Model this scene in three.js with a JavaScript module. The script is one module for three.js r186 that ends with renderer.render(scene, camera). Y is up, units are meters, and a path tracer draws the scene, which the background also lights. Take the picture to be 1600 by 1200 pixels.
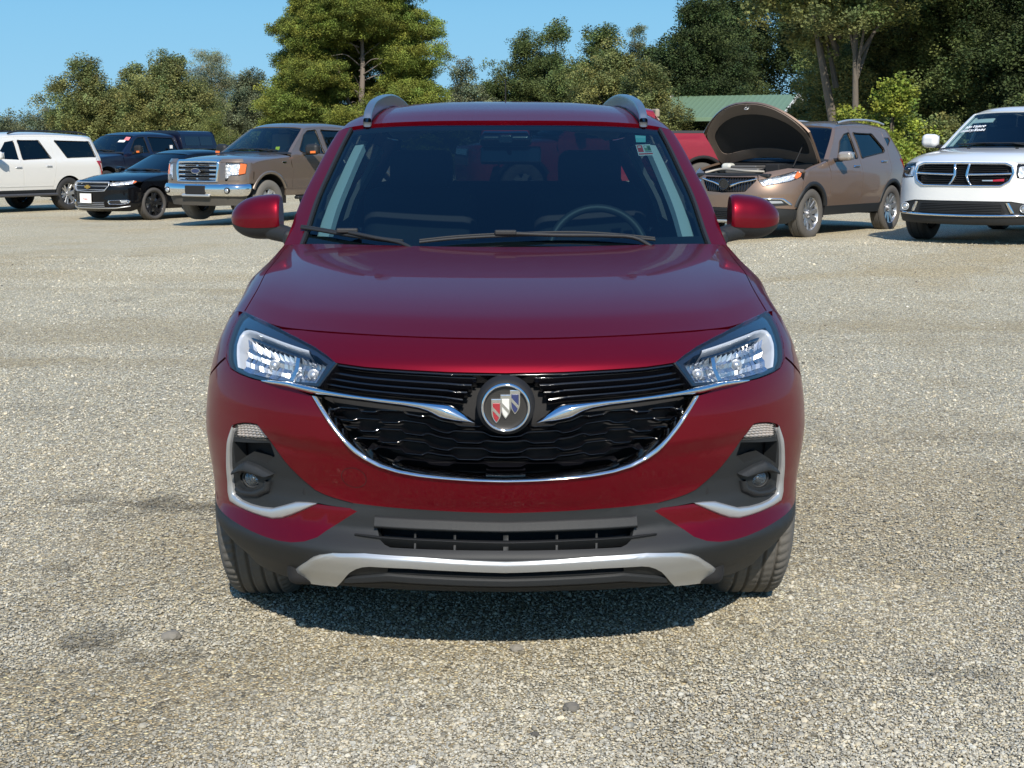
import * as THREE from 'three';
import { mergeGeometries } from 'three/addons/utils/BufferGeometryUtils.js';
import { RoundedBoxGeometry } from 'three/addons/geometries/RoundedBoxGeometry.js';
import { ImprovedNoise } from 'three/addons/math/ImprovedNoise.js';

// ---------------------------------------------------------------- camera, sky, sun, exposure
const scene = new THREE.Scene();
const camera = new THREE.PerspectiveCamera(30.51, 4 / 3, 0.1, 2000);
camera.position.set(0, 1.40, 3.5);
camera.rotation.order = 'YXZ';
camera.rotation.set(-0.1655, -0.00455, 0);
const SUN = new THREE.Vector3(0.10, 0.76, 0.98).normalize();
{ // clear blue sky: deeper overhead, pale at the horizon, a soft brightening round the sun
  const W = 512, H = 256, d = new Float32Array(W * H * 4);
  const hor = [.37, .66, .85], low = [.135, .46, .80], zen = [.05, .20, .55];
  for (let j = 0; j < H; j++) for (let i = 0; i < W; i++) {
    const el = ((j + .5) / H - .5) * Math.PI, az = ((i + .5) / W - .5) * 2 * Math.PI, y = Math.sin(el);
    const dir = new THREE.Vector3(Math.cos(el) * Math.cos(az), y, Math.cos(el) * Math.sin(az)), c = dir.dot(SUN);
    const a = Math.min(1, Math.max(0, y / .22)), b = Math.min(1, Math.max(0, (y - .1) / .8));
    const glow = .35 * Math.pow(Math.max(0, c), 24) + .12 * Math.pow(Math.max(0, c), 5);
    for (let k = 0; k < 3; k++) {
      let v = hor[k] + (low[k] - hor[k]) * Math.pow(a, .7); v += (zen[k] - v) * Math.pow(b, .6);
      if (y < 0) v = hor[k] * .6;
      d[(j * W + i) * 4 + k] = (v + glow * [1, .95, .85][k]) * .95;
    }
    d[(j * W + i) * 4 + 3] = 1;
  }
  const t = new THREE.DataTexture(d, W, H, THREE.RGBAFormat, THREE.FloatType);
  t.mapping = THREE.EquirectangularReflectionMapping; t.magFilter = THREE.LinearFilter; t.needsUpdate = true;
  scene.background = t; scene.environment = t;
}
const sun = new THREE.DirectionalLight(new THREE.Color(1, .93, .82), 5);
sun.position.copy(SUN).multiplyScalar(60); sun.castShadow = true; sun.shadow.mapSize.set(4096, 4096);
Object.assign(sun.shadow.camera, { left: -40, right: 40, top: 40, bottom: -40, near: 1, far: 160 });
scene.add(sun, sun.target);
const renderer = new THREE.WebGLRenderer({ antialias: true });
renderer.toneMapping = THREE.LinearToneMapping;
renderer.toneMappingExposure = 1.11;
renderer.shadowMap.enabled = true;

// ---------------------------------------------------------------- helpers
const PI = Math.PI, clamp = (x, a = 0, b = 1) => Math.min(b, Math.max(a, x)), lerp = (a, b, t) => a + (b - a) * t;
const smooth = (a, b, x) => { const t = clamp((x - a) / (b - a)); return t * t * (3 - 2 * t); };
function rng(seed) { let s = seed >>> 0; return () => { s = (s + 0x6d2b79f5) | 0; let t = Math.imul(s ^ (s >>> 15), 1 | s); t = (t + Math.imul(t ^ (t >>> 7), 61 | t)) ^ t; return ((t ^ (t >>> 14)) >>> 0) / 4294967296; }; }
// shape-preserving cubic through [x, y] pairs (x rising or falling)
function curve(pts) {
  const p = pts.slice().sort((a, b) => a[0] - b[0]), n = p.length, h = [], d = [], m = [];
  for (let i = 0; i < n - 1; i++) { h[i] = p[i + 1][0] - p[i][0]; d[i] = (p[i + 1][1] - p[i][1]) / h[i]; }
  for (let i = 0; i < n; i++) {
    if (i === 0) m[i] = d[0]; else if (i === n - 1) m[i] = d[n - 2];
    else if (d[i - 1] * d[i] <= 0) m[i] = 0;
    else { const w1 = 2 * h[i] + h[i - 1], w2 = h[i] + 2 * h[i - 1]; m[i] = (w1 + w2) / (w1 / d[i - 1] + w2 / d[i]); }
  }
  return (x) => {
    if (x <= p[0][0]) return p[0][1]; if (x >= p[n - 1][0]) return p[n - 1][1];
    let i = 0; while (x > p[i + 1][0]) i++;
    const t = (x - p[i][0]) / h[i], a = t * t, b = a * t;
    return (2 * b - 3 * a + 1) * p[i][1] + (b - 2 * a + t) * h[i] * m[i] + (-2 * b + 3 * a) * p[i + 1][1] + (b - a) * h[i] * m[i + 1];
  };
}
const K = (v) => (typeof v === 'number' ? () => v : curve(v));
const pw = (x, e) => Math.pow(Math.max(0, x), e);
// The upright skin of a car: at each height a plan outline from nose centre (s = 0) over the corner (s = 1), along the flank (s = 2) to the tail (s = 3); s < 0 is the other side.
function makeSkin(o) {
  const zc = K(o.zc), L = K(o.L), zr = K(o.zr), Lr = K(o.Lr), w = K(o.w), n = o.n ?? 2.4, m = o.m ?? 1.6, nr = o.nr ?? 3.4, mr = o.mr ?? 1.6, tp = o.taper ?? (() => 1), ff = o.flare ?? 0; // flare: how much narrower the nose corner is than the wheel arch
  const X = (y, z) => w(y) * tp(y, z);
  const z1 = (y) => zc(y) - L(y), z2 = (y) => zr(y) + Lr(y);
  const P = (s, y) => {
    const g = s < 0 ? -1 : 1, a = Math.abs(s);
    if (a < 1) { const f = a * PI / 2, b = z1(y); return [g * X(y, b) * lerp(1 / (1 - ff), 1, smooth(.66, 1, a)) * pw(Math.sin(f), 2 / n), y, b + L(y) * pw(Math.cos(f), 2 / m) - (o.crease ? o.crease(a, y) : 0)]; }
    if (a <= 2) { const z = lerp(z1(y), z2(y), a - 1); return [g * X(y, z), y, z]; }
    const f = (3 - a) * PI / 2, b = z2(y); return [g * X(y, b) * pw(Math.sin(f), 2 / nr), y, b - Lr(y) * pw(Math.cos(f), 2 / mr)];
  };
  const sx = (x, y) => { const r = clamp(Math.abs(x) * (1 - ff) / X(y, z1(y))); return Math.sign(x) * Math.asin(pw(r, n / 2)) / (PI / 2); };
  const rx = (x, y) => { const r = clamp(Math.abs(x) / X(y, z2(y))); return (Math.sign(x) || 1) * (3 - Math.asin(pw(r, nr / 2)) / (PI / 2)); };
  const sz = (z, y) => {
    const a = z1(y), b = z2(y);
    if (z > a) return Math.acos(clamp(pw((z - a) / L(y), m / 2))) / (PI / 2);
    if (z < b) return 3 - Math.acos(clamp(pw((b - z) / Lr(y), mr / 2))) / (PI / 2);
    return 1 + (a - z) / (a - b);
  };
  return { P, X, XC: (y, z) => Math.abs(P(sz(z, y), y)[0]), sx, sz, rx, z1, z2, zc };
}
// A top skin (bonnet, windscreen, roof, rear window): stations w = 0..1 along the car with centre height, bow, rise and roll-off; t = -1..1 across. front(t) pins the w = 0 edge, back(t) the w = 1 edge.
function makeTop(X, st, o = {}) {
  const N = st.length - 1, col = (k) => curve(st.map((s, i) => [s.w ?? i / N, s[k]]));
  const z = col('z'), yc = col('y'), bow = col('bow'), rise = col('rise'), drop = col('drop'), p = o.p ?? 3, q = o.q ?? 1.9, bp = o.bp ?? 2.2;
  const raw = (t, w) => {
    const g = t < 0 ? -1 : 1, f = Math.min(1, Math.abs(t)) * PI / 2, u = pw(Math.sin(f), 2 / p), r = pw(u, bp);
    const ze = z(w) - bow(w), ye = yc(w) + rise(w) - drop(w);
    return [g * u * (o.xe ? o.xe(w) : X(ye, ze)), yc(w) + rise(w) * r - drop(w) * (1 - pw(Math.cos(f), 2 / q)), z(w) - bow(w) * r];
  };
  const fix = (t, w) => {
    const a = raw(t, w);
    for (const [e, k, ww] of [[o.front, (1 - w) ** 2, 0], [o.back, w ** 2, 1]]) if (e && k > 1e-9) { const b = e(t), c = raw(t, ww); for (let i = 0; i < 3; i++) a[i] += (b[i] - c[i]) * k; }
    return a;
  };
  return { P: fix, edge: (w) => fix(1, w) };
}
const normalOf = (S, u, v) => {
  const e = 8e-4, a = S.P(u + e, v), b = S.P(u - e, v), c = S.P(u, v + e), d = S.P(u, v - e);
  const x = [a[0] - b[0], a[1] - b[1], a[2] - b[2]], y = [c[0] - d[0], c[1] - d[1], c[2] - d[2]];
  const n = [x[1] * y[2] - x[2] * y[1], x[2] * y[0] - x[0] * y[2], x[0] * y[1] - x[1] * y[0]], l = Math.hypot(...n) || 1;
  return [n[0] / l, n[1] / l, n[2] / l];
};
const on = (S, u, v, off) => { const p = S.P(u, v); if (!off) return p; const n = normalOf(S, u, v); return [p[0] + n[0] * off, p[1] + n[1] * off, p[2] + n[2] * off]; };
function geom(pos, idx, nor, uv) {
  const g = new THREE.BufferGeometry(), n = pos.length / 3;
  g.setAttribute('position', new THREE.Float32BufferAttribute(pos, 3));
  g.setIndex(idx);
  if (nor) g.setAttribute('normal', new THREE.Float32BufferAttribute(nor, 3)); else g.computeVertexNormals();
  if (!uv) { uv = []; for (let i = 0; i < n; i++) uv.push(pos[i * 3] - pos[i * 3 + 2], pos[i * 3 + 1]); }
  g.setAttribute('uv', new THREE.Float32BufferAttribute(uv, 2));
  return g;
}
const tidy = (g) => {
  if (!g.index) g.setIndex([...Array(g.attributes.position.count).keys()]);
  if (!g.attributes.normal) g.computeVertexNormals();
  if (!g.attributes.uv) g.setAttribute('uv', new THREE.Float32BufferAttribute(new Float32Array(g.attributes.position.count * 2), 2));
  for (const k of Object.keys(g.attributes)) if (!['position', 'normal', 'uv'].includes(k)) g.deleteAttribute(k);
  g.morphAttributes = {}; g.clearGroups();
  return g;
};
const join = (list) => { const l = list.flat(9).filter(Boolean).map(tidy); return l.length === 1 ? l[0] : mergeGeometries(l); };
const flip = (g) => { // mirror image across x = 0
  const m = g.clone(); m.scale(-1, 1, 1);
  const i = m.index.array, r = new (i.constructor)(i.length);
  for (let k = 0; k < i.length; k += 3) { r[k] = i[k]; r[k + 1] = i[k + 2]; r[k + 2] = i[k + 1]; }
  m.setIndex(new THREE.BufferAttribute(r, 1)); return m;
};
const sym = (half) => [...half, ...half.slice().reverse().filter((p) => Math.abs(p[0]) > 1e-6).map(([u, v]) => [-u, v])];
// A piece of skin cut along an outline in (u, v), with holes, set off the skin by off, with edges turned in by depth.
function panel(S, outline, { holes = [], off = 0, depth = .012, len = .06, warp } = {}) {
  const V2 = (l) => l.map(([u, v]) => new THREE.Vector2(u, v));
  let tris = THREE.ShapeUtils.triangulateShape(V2(outline), holes.map(V2)).map((t) => [...t]);
  const uv = [...outline, ...holes.flat()].map((p) => [...p]), pts = [];
  const at = (i) => pts[i] ??= on(S, uv[i][0], uv[i][1], off + (warp ? warp(uv[i][0], uv[i][1]) : 0));
  for (const t of tris) { const [a, b, c] = t.map((i) => uv[i]); if ((b[0] - a[0]) * (c[1] - a[1]) - (b[1] - a[1]) * (c[0] - a[0]) < 0) [t[1], t[2]] = [t[2], t[1]]; }
  for (let pass = 0; pass < 9; pass++) {
    const mid = new Map(), out = []; let any = false;
    const cut = (a, b) => {
      const k = a < b ? a * 1e6 + b : b * 1e6 + a; if (mid.has(k)) return mid.get(k);
      const p = at(a), q = at(b); let r = -1;
      if (Math.hypot(p[0] - q[0], p[1] - q[1], p[2] - q[2]) > len) { r = uv.length; uv.push([(uv[a][0] + uv[b][0]) / 2, (uv[a][1] + uv[b][1]) / 2]); any = true; }
      mid.set(k, r); return r;
    };
    for (const [a, b, c] of tris) {
      const x = cut(a, b), y = cut(b, c), z = cut(c, a), n = (x >= 0) + (y >= 0) + (z >= 0);
      if (n === 0) out.push([a, b, c]);
      else if (n === 3) out.push([a, x, z], [x, b, y], [z, y, c], [x, y, z]);
      else if (n === 1) { if (x >= 0) out.push([a, x, c], [x, b, c]); else if (y >= 0) out.push([a, b, y], [a, y, c]); else out.push([a, b, z], [z, b, c]); }
      else if (x < 0) out.push([z, y, c], [a, b, y], [a, y, z]); else if (y < 0) out.push([a, x, z], [x, b, c], [x, c, z]); else out.push([x, b, y], [a, x, y], [a, y, c]);
    }
    tris = out; if (!any) break;
  }
  const pos = [], nor = [], idx = [];
  for (let i = 0; i < uv.length; i++) { pos.push(...at(i)); nor.push(...normalOf(S, uv[i][0], uv[i][1])); }
  for (const t of tris) idx.push(...t);
  if (warp) { const g = geom(pos.slice(), idx.slice()); nor.splice(0, nor.length, ...g.attributes.normal.array); }
  if (depth) {
    const seen = new Map();
    for (const [a, b, c] of tris) for (const [p, q] of [[a, b], [b, c], [c, a]]) { const k = p < q ? p * 1e6 + q : q * 1e6 + p; seen.set(k, seen.has(k) ? null : [p, q]); }
    for (const e of seen.values()) if (e) {
      const [p, q] = e, A = at(p), B = at(q), n = pos.length / 3;
      const [C, D] = [p, q].map((i) => { const N = normalOf(S, uv[i][0], uv[i][1]), W = at(i); return [W[0] - N[0] * depth, W[1] - N[1] * depth, W[2] - N[2] * depth]; });
      const m = new THREE.Vector3(C[0] - A[0], C[1] - A[1], C[2] - A[2]).cross(new THREE.Vector3(B[0] - A[0], B[1] - A[1], B[2] - A[2])).normalize();
      pos.push(...A, ...B, ...C, ...D); for (let i = 0; i < 4; i++) nor.push(m.x, m.y, m.z);
      idx.push(n, n + 2, n + 1, n + 1, n + 2, n + 3);
    }
  }
  return geom(pos, idx, nor);
}
const rect = (u0, u1, v0, v1) => [[u0, v0], [u1, v0], [u1, v1], [u0, v1]];
// grid of points fn(u, v), u and v from 0 to 1
function grid(fn, nu, nv, turned = false) {
  const pos = [], idx = [], uv = [];
  for (let j = 0; j <= nv; j++) for (let i = 0; i <= nu; i++) { pos.push(...fn(i / nu, j / nv)); uv.push(i / nu, j / nv); }
  for (let j = 0; j < nv; j++) for (let i = 0; i < nu; i++) { const a = j * (nu + 1) + i, b = a + 1, c = a + nu + 1, d = c + 1; turned ? idx.push(a, c, b, b, c, d) : idx.push(a, b, c, b, d, c); }
  return geom(pos, idx, null, uv);
}
// an even grid of a skin between u0 and u1 (numbers or functions of v), v0..v1
const sheet = (S, u0, u1, v0, v1, nu, nv, off = 0, depth = .012) => {
  const f = (e) => (typeof e === 'number' ? () => e : e), A = f(u0), B = f(u1), at = (a, b) => { const v = lerp(v0, v1, b); return [lerp(A(v), B(v), a), v]; };
  const pos = [], nor = [], idx = [];
  for (let j = 0; j <= nv; j++) for (let i = 0; i <= nu; i++) { const [u, v] = at(i / nu, j / nv); pos.push(...on(S, u, v, off)); nor.push(...normalOf(S, u, v)); }
  for (let j = 0; j < nv; j++) for (let i = 0; i < nu; i++) { const a = j * (nu + 1) + i, b = a + 1, c = a + nu + 1, d = c + 1; idx.push(a, b, c, b, d, c); }
  const g = [geom(pos, idx, nor)];
  if (depth) for (const [line, n] of [[(t) => at(t, 0), nu], [(t) => at(1 - t, 1), nu], [(t) => at(1, t), nv], [(t) => at(0, 1 - t), nv]]) g.push(grid((t, k) => on(S, ...line(t), off - depth * k), n, 1, true));
  return join(g);
};
const resample = (line, t) => {
  const d = [0]; for (let i = 1; i < line.length; i++) d.push(d[i - 1] + Math.hypot(line[i][0] - line[i - 1][0], line[i][1] - line[i - 1][1]));
  const x = t * d[d.length - 1]; let i = 1; while (i < line.length - 1 && d[i] < x) i++;
  const k = (x - d[i - 1]) / (d[i] - d[i - 1] || 1); return [lerp(line[i - 1][0], line[i][0], k), lerp(line[i - 1][1], line[i][1], k)];
};
// a moulding between two lines A and B on a skin: off(v) gives its section, the edges go down to root
const band = (S, A, B, n, off, root = -.01, m = 6) => grid((t, v) => {
  const a = resample(A, t), b = resample(B, t), k = clamp(v * (m + 2) / m - 1 / m), e = v < .5 / (m + 2) || v > 1 - .5 / (m + 2);
  return on(S, lerp(a[0], b[0], k), lerp(a[1], b[1], k), e ? root : off(k, t));
}, n, m + 2);
const tube = (pts, r, seg = 24, rad = 8, closed = false) => new THREE.TubeGeometry(new THREE.CatmullRomCurve3(pts.map((p) => new THREE.Vector3(...p)), closed, 'centripetal'), seg, r, rad, closed);
const box = (w, h, d, x = 0, y = 0, z = 0, r = .01, rot) => { const g = new RoundedBoxGeometry(w, h, d, 2, Math.min(r, w / 2.01, h / 2.01, d / 2.01)); if (rot) { g.rotateX(rot[0] || 0); g.rotateY(rot[1] || 0); g.rotateZ(rot[2] || 0); } g.translate(x, y, z); return g; };
const cyl = (r1, r2, h, n = 24, axis = 'y') => { const g = new THREE.CylinderGeometry(r1, r2, h, n); if (axis === 'x') g.rotateZ(PI / 2); if (axis === 'z') g.rotateX(PI / 2); return g; };
const place = (g, x, y, z) => { g.translate(x, y, z); return g; };

// ---------------------------------------------------------------- scene objects
const names = new Map();
function numbered(name) { const n = names.get(name) ?? 0; names.set(name, n + 1); return n ? `${name}_${String(n).padStart(3, '0')}` : name; }
function tag(o, label, category, group, kind) { o.userData.label = label; if (category) o.userData.category = category; if (group) o.userData.group = group; if (kind) o.userData.kind = kind; return o; }
function thing(name, label, category, x = 0, y = 0, z = 0, turn = 0, group) {
  const o = new THREE.Group(); o.name = numbered(name); o.position.set(x, y, z); o.rotation.y = turn; scene.add(o);
  return tag(o, label, category, group);
}
function part(name, geometry, material, parent, label) {
  const m = new THREE.Mesh(Array.isArray(geometry) ? join(geometry) : tidy(geometry), material); m.name = parent ? name : numbered(name); m.castShadow = m.receiveShadow = true;
  (parent ?? scene).add(m); if (label) m.userData.label = label; return m;
}
const pair = (name, geometry, material, parent) => { const g = Array.isArray(geometry) ? join(geometry) : tidy(geometry); return [part(name, g, material, parent), part(name, flip(g), material, parent)]; };
const mat = (r, g, b, rough = .5, o = {}) => new THREE.MeshPhysicalMaterial({ color: new THREE.Color().setRGB(r, g, b), roughness: rough, side: THREE.DoubleSide, ...o });
const paint = (r, g, b, o = {}) => mat(r, g, b, .38, { metalness: .25, clearcoat: 1, clearcoatRoughness: .03, ...o });
const noise = new ImprovedNoise();
// bump textures: fine plastic grain
function noiseTexture(n, freq, seed, build) {
  const d = new Uint8Array(n * n * 4), r = rng(seed);
  for (let j = 0; j < n; j++) for (let i = 0; i < n; i++) { const v = build(i / n, j / n, r); for (let k = 0; k < 3; k++) d[(j * n + i) * 4 + k] = clamp(v) * 255; d[(j * n + i) * 4 + 3] = 255; }
  const t = new THREE.DataTexture(d, n, n); t.wrapS = t.wrapT = THREE.RepeatWrapping; t.magFilter = THREE.LinearFilter; t.minFilter = THREE.LinearMipmapLinearFilter; t.generateMipmaps = true; t.needsUpdate = true; t.repeat.set(freq, freq); return t;
}
const grain = noiseTexture(128, 12, 5, (x, y, r) => .5 + .5 * (r() - .5));
const M = {
  red: paint(.185, .0008, .010, { metalness: .72, roughness: .42, clearcoat: .54, specularIntensity: .4 }),
  chrome: mat(.82, .82, .82, .06, { metalness: 1 }),
  satin: mat(.56, .57, .58, .34, { metalness: .7 }),
  alloy: mat(.55, .55, .56, .3, { metalness: .9 }),
  black_alloy: mat(.012, .012, .013, .25, { clearcoat: .6 }),
  gloss_black: mat(.006, .006, .008, .12, { clearcoat: 1, clearcoatRoughness: .04 }),
  plastic: mat(.013, .0145, .016, .6, { bumpMap: grain, bumpScale: .0004 }),
  dark: mat(.008, .008, .009, .8),
  rubber: mat(.03, .029, .028, .75),
  dusty_rubber: mat(.085, .078, .07, .85),
  glass: mat(.30, .43, .46, .0, { transmission: 1, thickness: 0, ior: 1.5 }),
  clear: mat(.5, .62, .63, .0, { transmission: 1, thickness: 0, ior: 1.5 }),
  tint: mat(.10, .115, .12, .0, { transmission: 1, thickness: 0, ior: 1.5 }),
  lens: mat(.97, .98, 1, .0, { transmission: 1, thickness: 0, ior: 1.5 }),
  reflector: mat(.66, .67, .68, .26, { metalness: 1, flatShading: true }),
  lightpipe: mat(.5, .52, .55, .25, { clearcoat: .5 }),
  trim: mat(.75, .77, .72, .8),
  seat: mat(.010, .012, .014, .8),
  tan_seat: mat(.30, .25, .19, .8),
  amber: mat(.75, .16, .01, .15, { clearcoat: 1 }),
  redlens: mat(.35, .008, .012, .12, { clearcoat: 1 }),
  white_print: mat(.75, .75, .75, .6),
};

// ---------------------------------------------------------------- wheels: a tyre with its rim as a sub-part
function tyreGeometry(R, W, rimR, fine) {
  const h = W / 2, prof = [[rimR * .97, h * .72], [rimR, h * .86], [rimR + (R - rimR) * .3, h * 1.0], [rimR + (R - rimR) * .6, h * 1.0], [R - .03, h * .93], [R - .012, h * .85], [R - .004, h * .74]];
  const tread = []; const G = fine ? [.55, .2, -.2, -.55] : [.4, -.4];
  for (const g of G) { const c = g * h * .9, k = .0045; tread.push([R, c + k + .006], [R, c + k], [R - .008, c + k - .001], [R - .008, c - k + .001], [R, c - k], [R, c - k - .006]); }
  const line = [...prof, [R, h * .62], ...tread, [R, -h * .62], ...prof.slice().reverse().map(([a, b]) => [a, -b])];
  const n = fine ? 264 : 56;
  return grid((u, v) => {
    const i = Math.round(u * (line.length - 1)), [r, x] = line[i], a = v * 2 * PI, s = Math.round(v * n);
    let rr = r; if (fine && r > R - .03 && r > R - .007 && s % 4 === 0) rr -= Math.abs(x) > h * .5 ? .0055 : .002;
    return [x, rr * Math.sin(a + (fine ? x * .5 : 0)), rr * Math.cos(a + (fine ? x * .5 : 0))];
  }, line.length - 1, n, true);
}
function rimGeometry(rimR, W, spokes, o = {}) {
  const f = W * .36, g = [], bevel = { depth: .022, bevelEnabled: true, bevelSize: .004, bevelThickness: .004, bevelSegments: 1, curveSegments: 6 };
  g.push(new THREE.LatheGeometry([[rimR * .9, -W * .42], [rimR * .92, f * .6], [rimR * .98, f], [rimR * 1.005, f * 1.06], [rimR * .955, f * 1.04], [rimR * .90, f * .5]].map((p) => new THREE.Vector2(...p)), 44).rotateZ(-PI / 2));
  const dish = o.dish ?? .03;
  for (let k = 0; k < spokes; k++) for (const s of o.split ? [-1, 1] : [0]) {
    const sh = new THREE.Shape(), a0 = o.split ? s * .05 : 0, a1 = o.split ? s * (o.spread ?? .2) : 0, w0 = o.w0 ?? .024, w1 = o.w1 ?? .018, r0 = rimR * .16, r1 = rimR * .95;
    const q = (r, a, w) => [r * Math.cos(a) - w * Math.sin(a), r * Math.sin(a) + w * Math.cos(a)];
    sh.moveTo(...q(r0, a0, -w0)); sh.lineTo(...q(r1, a1, -w1)); sh.lineTo(...q(r1, a1, w1)); sh.lineTo(...q(r0, a0, w0));
    const e = new THREE.ExtrudeGeometry(sh, bevel); const p = e.attributes.position;
    for (let i = 0; i < p.count; i++) { const r = Math.hypot(p.getX(i), p.getY(i)); p.setZ(i, p.getZ(i) - dish * (1 - r / rimR)); }
    e.computeVertexNormals(); e.rotateZ(k / spokes * 2 * PI + (o.turn ?? .2)); e.rotateY(PI / 2); e.translate(f - .03, 0, 0); g.push(e);
  }
  g.push(place(cyl(rimR * .24, rimR * .24, .04, 24, 'x'), f - .035, 0, 0), place(cyl(rimR * .13, rimR * .15, .02, 20, 'x'), f - .012, 0, 0));
  for (let k = 0; k < 5; k++) g.push(place(cyl(.011, .011, .012, 6, 'x'), f - .012, rimR * .19 * Math.sin(k * 1.2566), rimR * .19 * Math.cos(k * 1.2566)));
  return join(g);
}
function addWheels(car, o) { // o: R, W, rimR, x, zf, zr, rim (geometry), rimMat, tyreMat, fine
  const tf = tyreGeometry(o.R, o.W, o.rimR, o.fine), rim = o.rim, rimL = flip(rim), disc = cyl(o.rimR * .62, o.rimR * .62, .02, 28, 'x'), well = cyl(o.rimR * .9, o.rimR * .9, .01, 24, 'x');
  for (const z of [o.zf, o.zr]) for (const s of [1, -1]) {
    const w = part('wheel', tf, o.tyreMat ?? M.rubber, car); w.position.set(s * (o.x - o.W / 2), o.R - .004, z);
    part('rim', s > 0 ? rim : rimL, o.rimMat ?? M.alloy, w);
    const b = part('brake_disc', disc, M.satin, w); b.position.x = s * o.W * .05; const d = part('wheel_back', well, M.dark, w); d.position.x = -s * o.W * .1;
  }
}
// ---------------------------------------------------------------- the skins of the red crossover (metres; nose at z = 0, ground at y = 0)
const RS = makeSkin({
  zc: [[.16, -.13], [.25, -.07], [.3, -.03], [.355, 0], [.42, -.05], [.47, -.046], [.51, -.03], [.56, -.012], [.61, 0], [.7, 0], [.78, -.015], [.85, -.05], [.89, -.10], [.93, -.17], [.98, -.3], [1.1, -.5]],
  L: [[.2, .5], [.4, .55], [.6, .62], [.8, .62], [.93, .55], [1.1, .5]],
  zr: [[.2, -4.2], [.4, -4.32], [.7, -4.33], [.95, -4.27], [1.1, -4.28], [1.5, -4.14]], Lr: .35, n: 2.4, m: 1.6, flare: .03,
  crease: (s, y) => .024 * smooth(.10, .30, s) * (1 - smooth(.47, .60, s)) * smooth(.668 - .05 * (.47 - s), .615 - .09 * (.47 - s), y) * smooth(.44, .53, y), // the cheek steps back under a line running in from the corner lamp
  w: [[.16, .74], [.25, .8], [.3, .84], [.36, .872], [.45, .89], [.61, .907], [.75, .893], [.81, .881], [.887, .853], [.95, .825], [1.016, .797], [1.09, .772], [1.2, .742], [1.3, .705], [1.45, .652], [1.52, .615], [1.58, .56]],
  taper: (y, z) => (1 - .03 * (1 - smooth(-.72, -1.0, z))) * (1 + .07 * smooth(.9, 1.05, y) * (1 - smooth(1.1, 1.5, y)) * smooth(-1.45, -2.3, z)) * (1 - .07 * smooth(-3.2, -4.2, z)),
});
const along = (line, t) => { t = clamp(t) * (line.length - 1); const i = Math.min(line.length - 2, Math.floor(t)), k = t - i; return [lerp(line[i][0], line[i + 1][0], k), lerp(line[i][1], line[i + 1][1], k)]; };
const shutY = curve([[0, .91], [.12, .911], [.28, .913], [.44, .915], [.6, .916], [.68, .9245], [.735, .934], [.765, .937], [.80, .93], [.83, .912], [.853, .887]]);
const RT = {
  hood: makeTop(RS.X, [
    { w: 0, z: -.10, y: .905, bow: .58, rise: .03, drop: .045 }, { w: .1, z: -.23, y: .955, bow: .53, rise: .028, drop: .052 }, { w: .3, z: -.46, y: 1.003, bow: .43, rise: .026, drop: .06 },
    { w: .62, z: -.85, y: 1.05, bow: .30, rise: .022, drop: .065 }, { w: 1, z: -1.25, y: 1.076, bow: .20, rise: .022, drop: .04 }], {
    p: 3, q: 2.2,
    front: (t) => { const g = t < 0 ? -1 : 1, u = pw(Math.sin(Math.min(1, Math.abs(t)) * PI / 2), 2 / 3), x = .853 * u, y = shutY(x); return RS.P(u > .999 ? g * 1.0 : g * RS.sx(x, y), y); },
  }),
  screen: makeTop(RS.X, [
    { z: -1.20, y: 1.03, bow: .24, rise: .03, drop: .02 }, { z: -1.60, y: 1.29, bow: .14, rise: .0, drop: .03 }, { z: -1.95, y: 1.50, bow: .08, rise: 0, drop: .04 }], { p: 3.4, q: 2.0 }),
  roof: makeTop(RS.XC, [
    { z: -1.95, y: 1.50, bow: .08, rise: 0, drop: .04 }, { z: -2.15, y: 1.553, bow: .07, rise: 0, drop: .058 }, { z: -2.5, y: 1.592, bow: .04, rise: 0, drop: .08 }, { z: -2.95, y: 1.606, bow: 0, rise: 0, drop: .095 },
    { z: -3.5, y: 1.59, bow: 0, rise: 0, drop: .1 }, { z: -3.98, y: 1.545, bow: -.0, rise: 0, drop: .1 }].map((s, i) => ({ ...s, w: [0, .1, .27, .5, .77, 1][i] })), { p: 3.2, q: 1.9 }),
  tail: makeTop(RS.XC, [{ z: -3.98, y: 1.545, bow: 0, rise: 0, drop: .1 }, { z: -4.16, y: 1.28, bow: -.06, rise: 0, drop: .03 }, { z: -4.26, y: 1.0, bow: -.16, rise: 0, drop: .01 }], { p: 3.2, q: 1.9 }),
};
// ---------------------------------------------------------------- the red crossover in front
// The line where flank and top skins meet, as [z, y] from nose to tail.
function topLine(tops) { const l = []; for (const T of tops) for (let i = 0; i <= 24; i++) { const p = T.edge(i / 24); if (!l.length || p[2] < l[l.length - 1][0] - .004) l.push([p[2], p[1]]); } return l; }
const clipLine = (line, za, zb) => { const f = curve(line), r = [[za, f(za)]]; for (const p of line) if (p[0] < za - .01 && p[0] > zb + .01) r.push(p); r.push([zb, f(zb)]); return r; };
const arc = (zc, yc, R, a0, a1, n = 14) => Array.from({ length: n + 1 }, (_, i) => { const a = lerp(a0, a1, i / n) * PI / 180; return [zc + R * Math.cos(a), yc + R * Math.sin(a)]; });
const dense = (l, step = .07) => { const r = [l[0]]; for (let i = 1; i < l.length; i++) { const n = Math.max(1, Math.ceil(Math.hypot(l[i][0] - l[i - 1][0], l[i][1] - l[i - 1][1]) / step)); for (let k = 1; k <= n; k++) r.push([lerp(l[i - 1][0], l[i][0], k / n), lerp(l[i - 1][1], l[i][1], k / n)]); } return r; };
const toS = (S, zy) => dense(zy).map(([z, y]) => [S.sz(z, y), y]);
const loopS = (S, zy) => toS(S, [...zy, zy[0]]).slice(0, -1); // a closed outline on the flank
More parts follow.
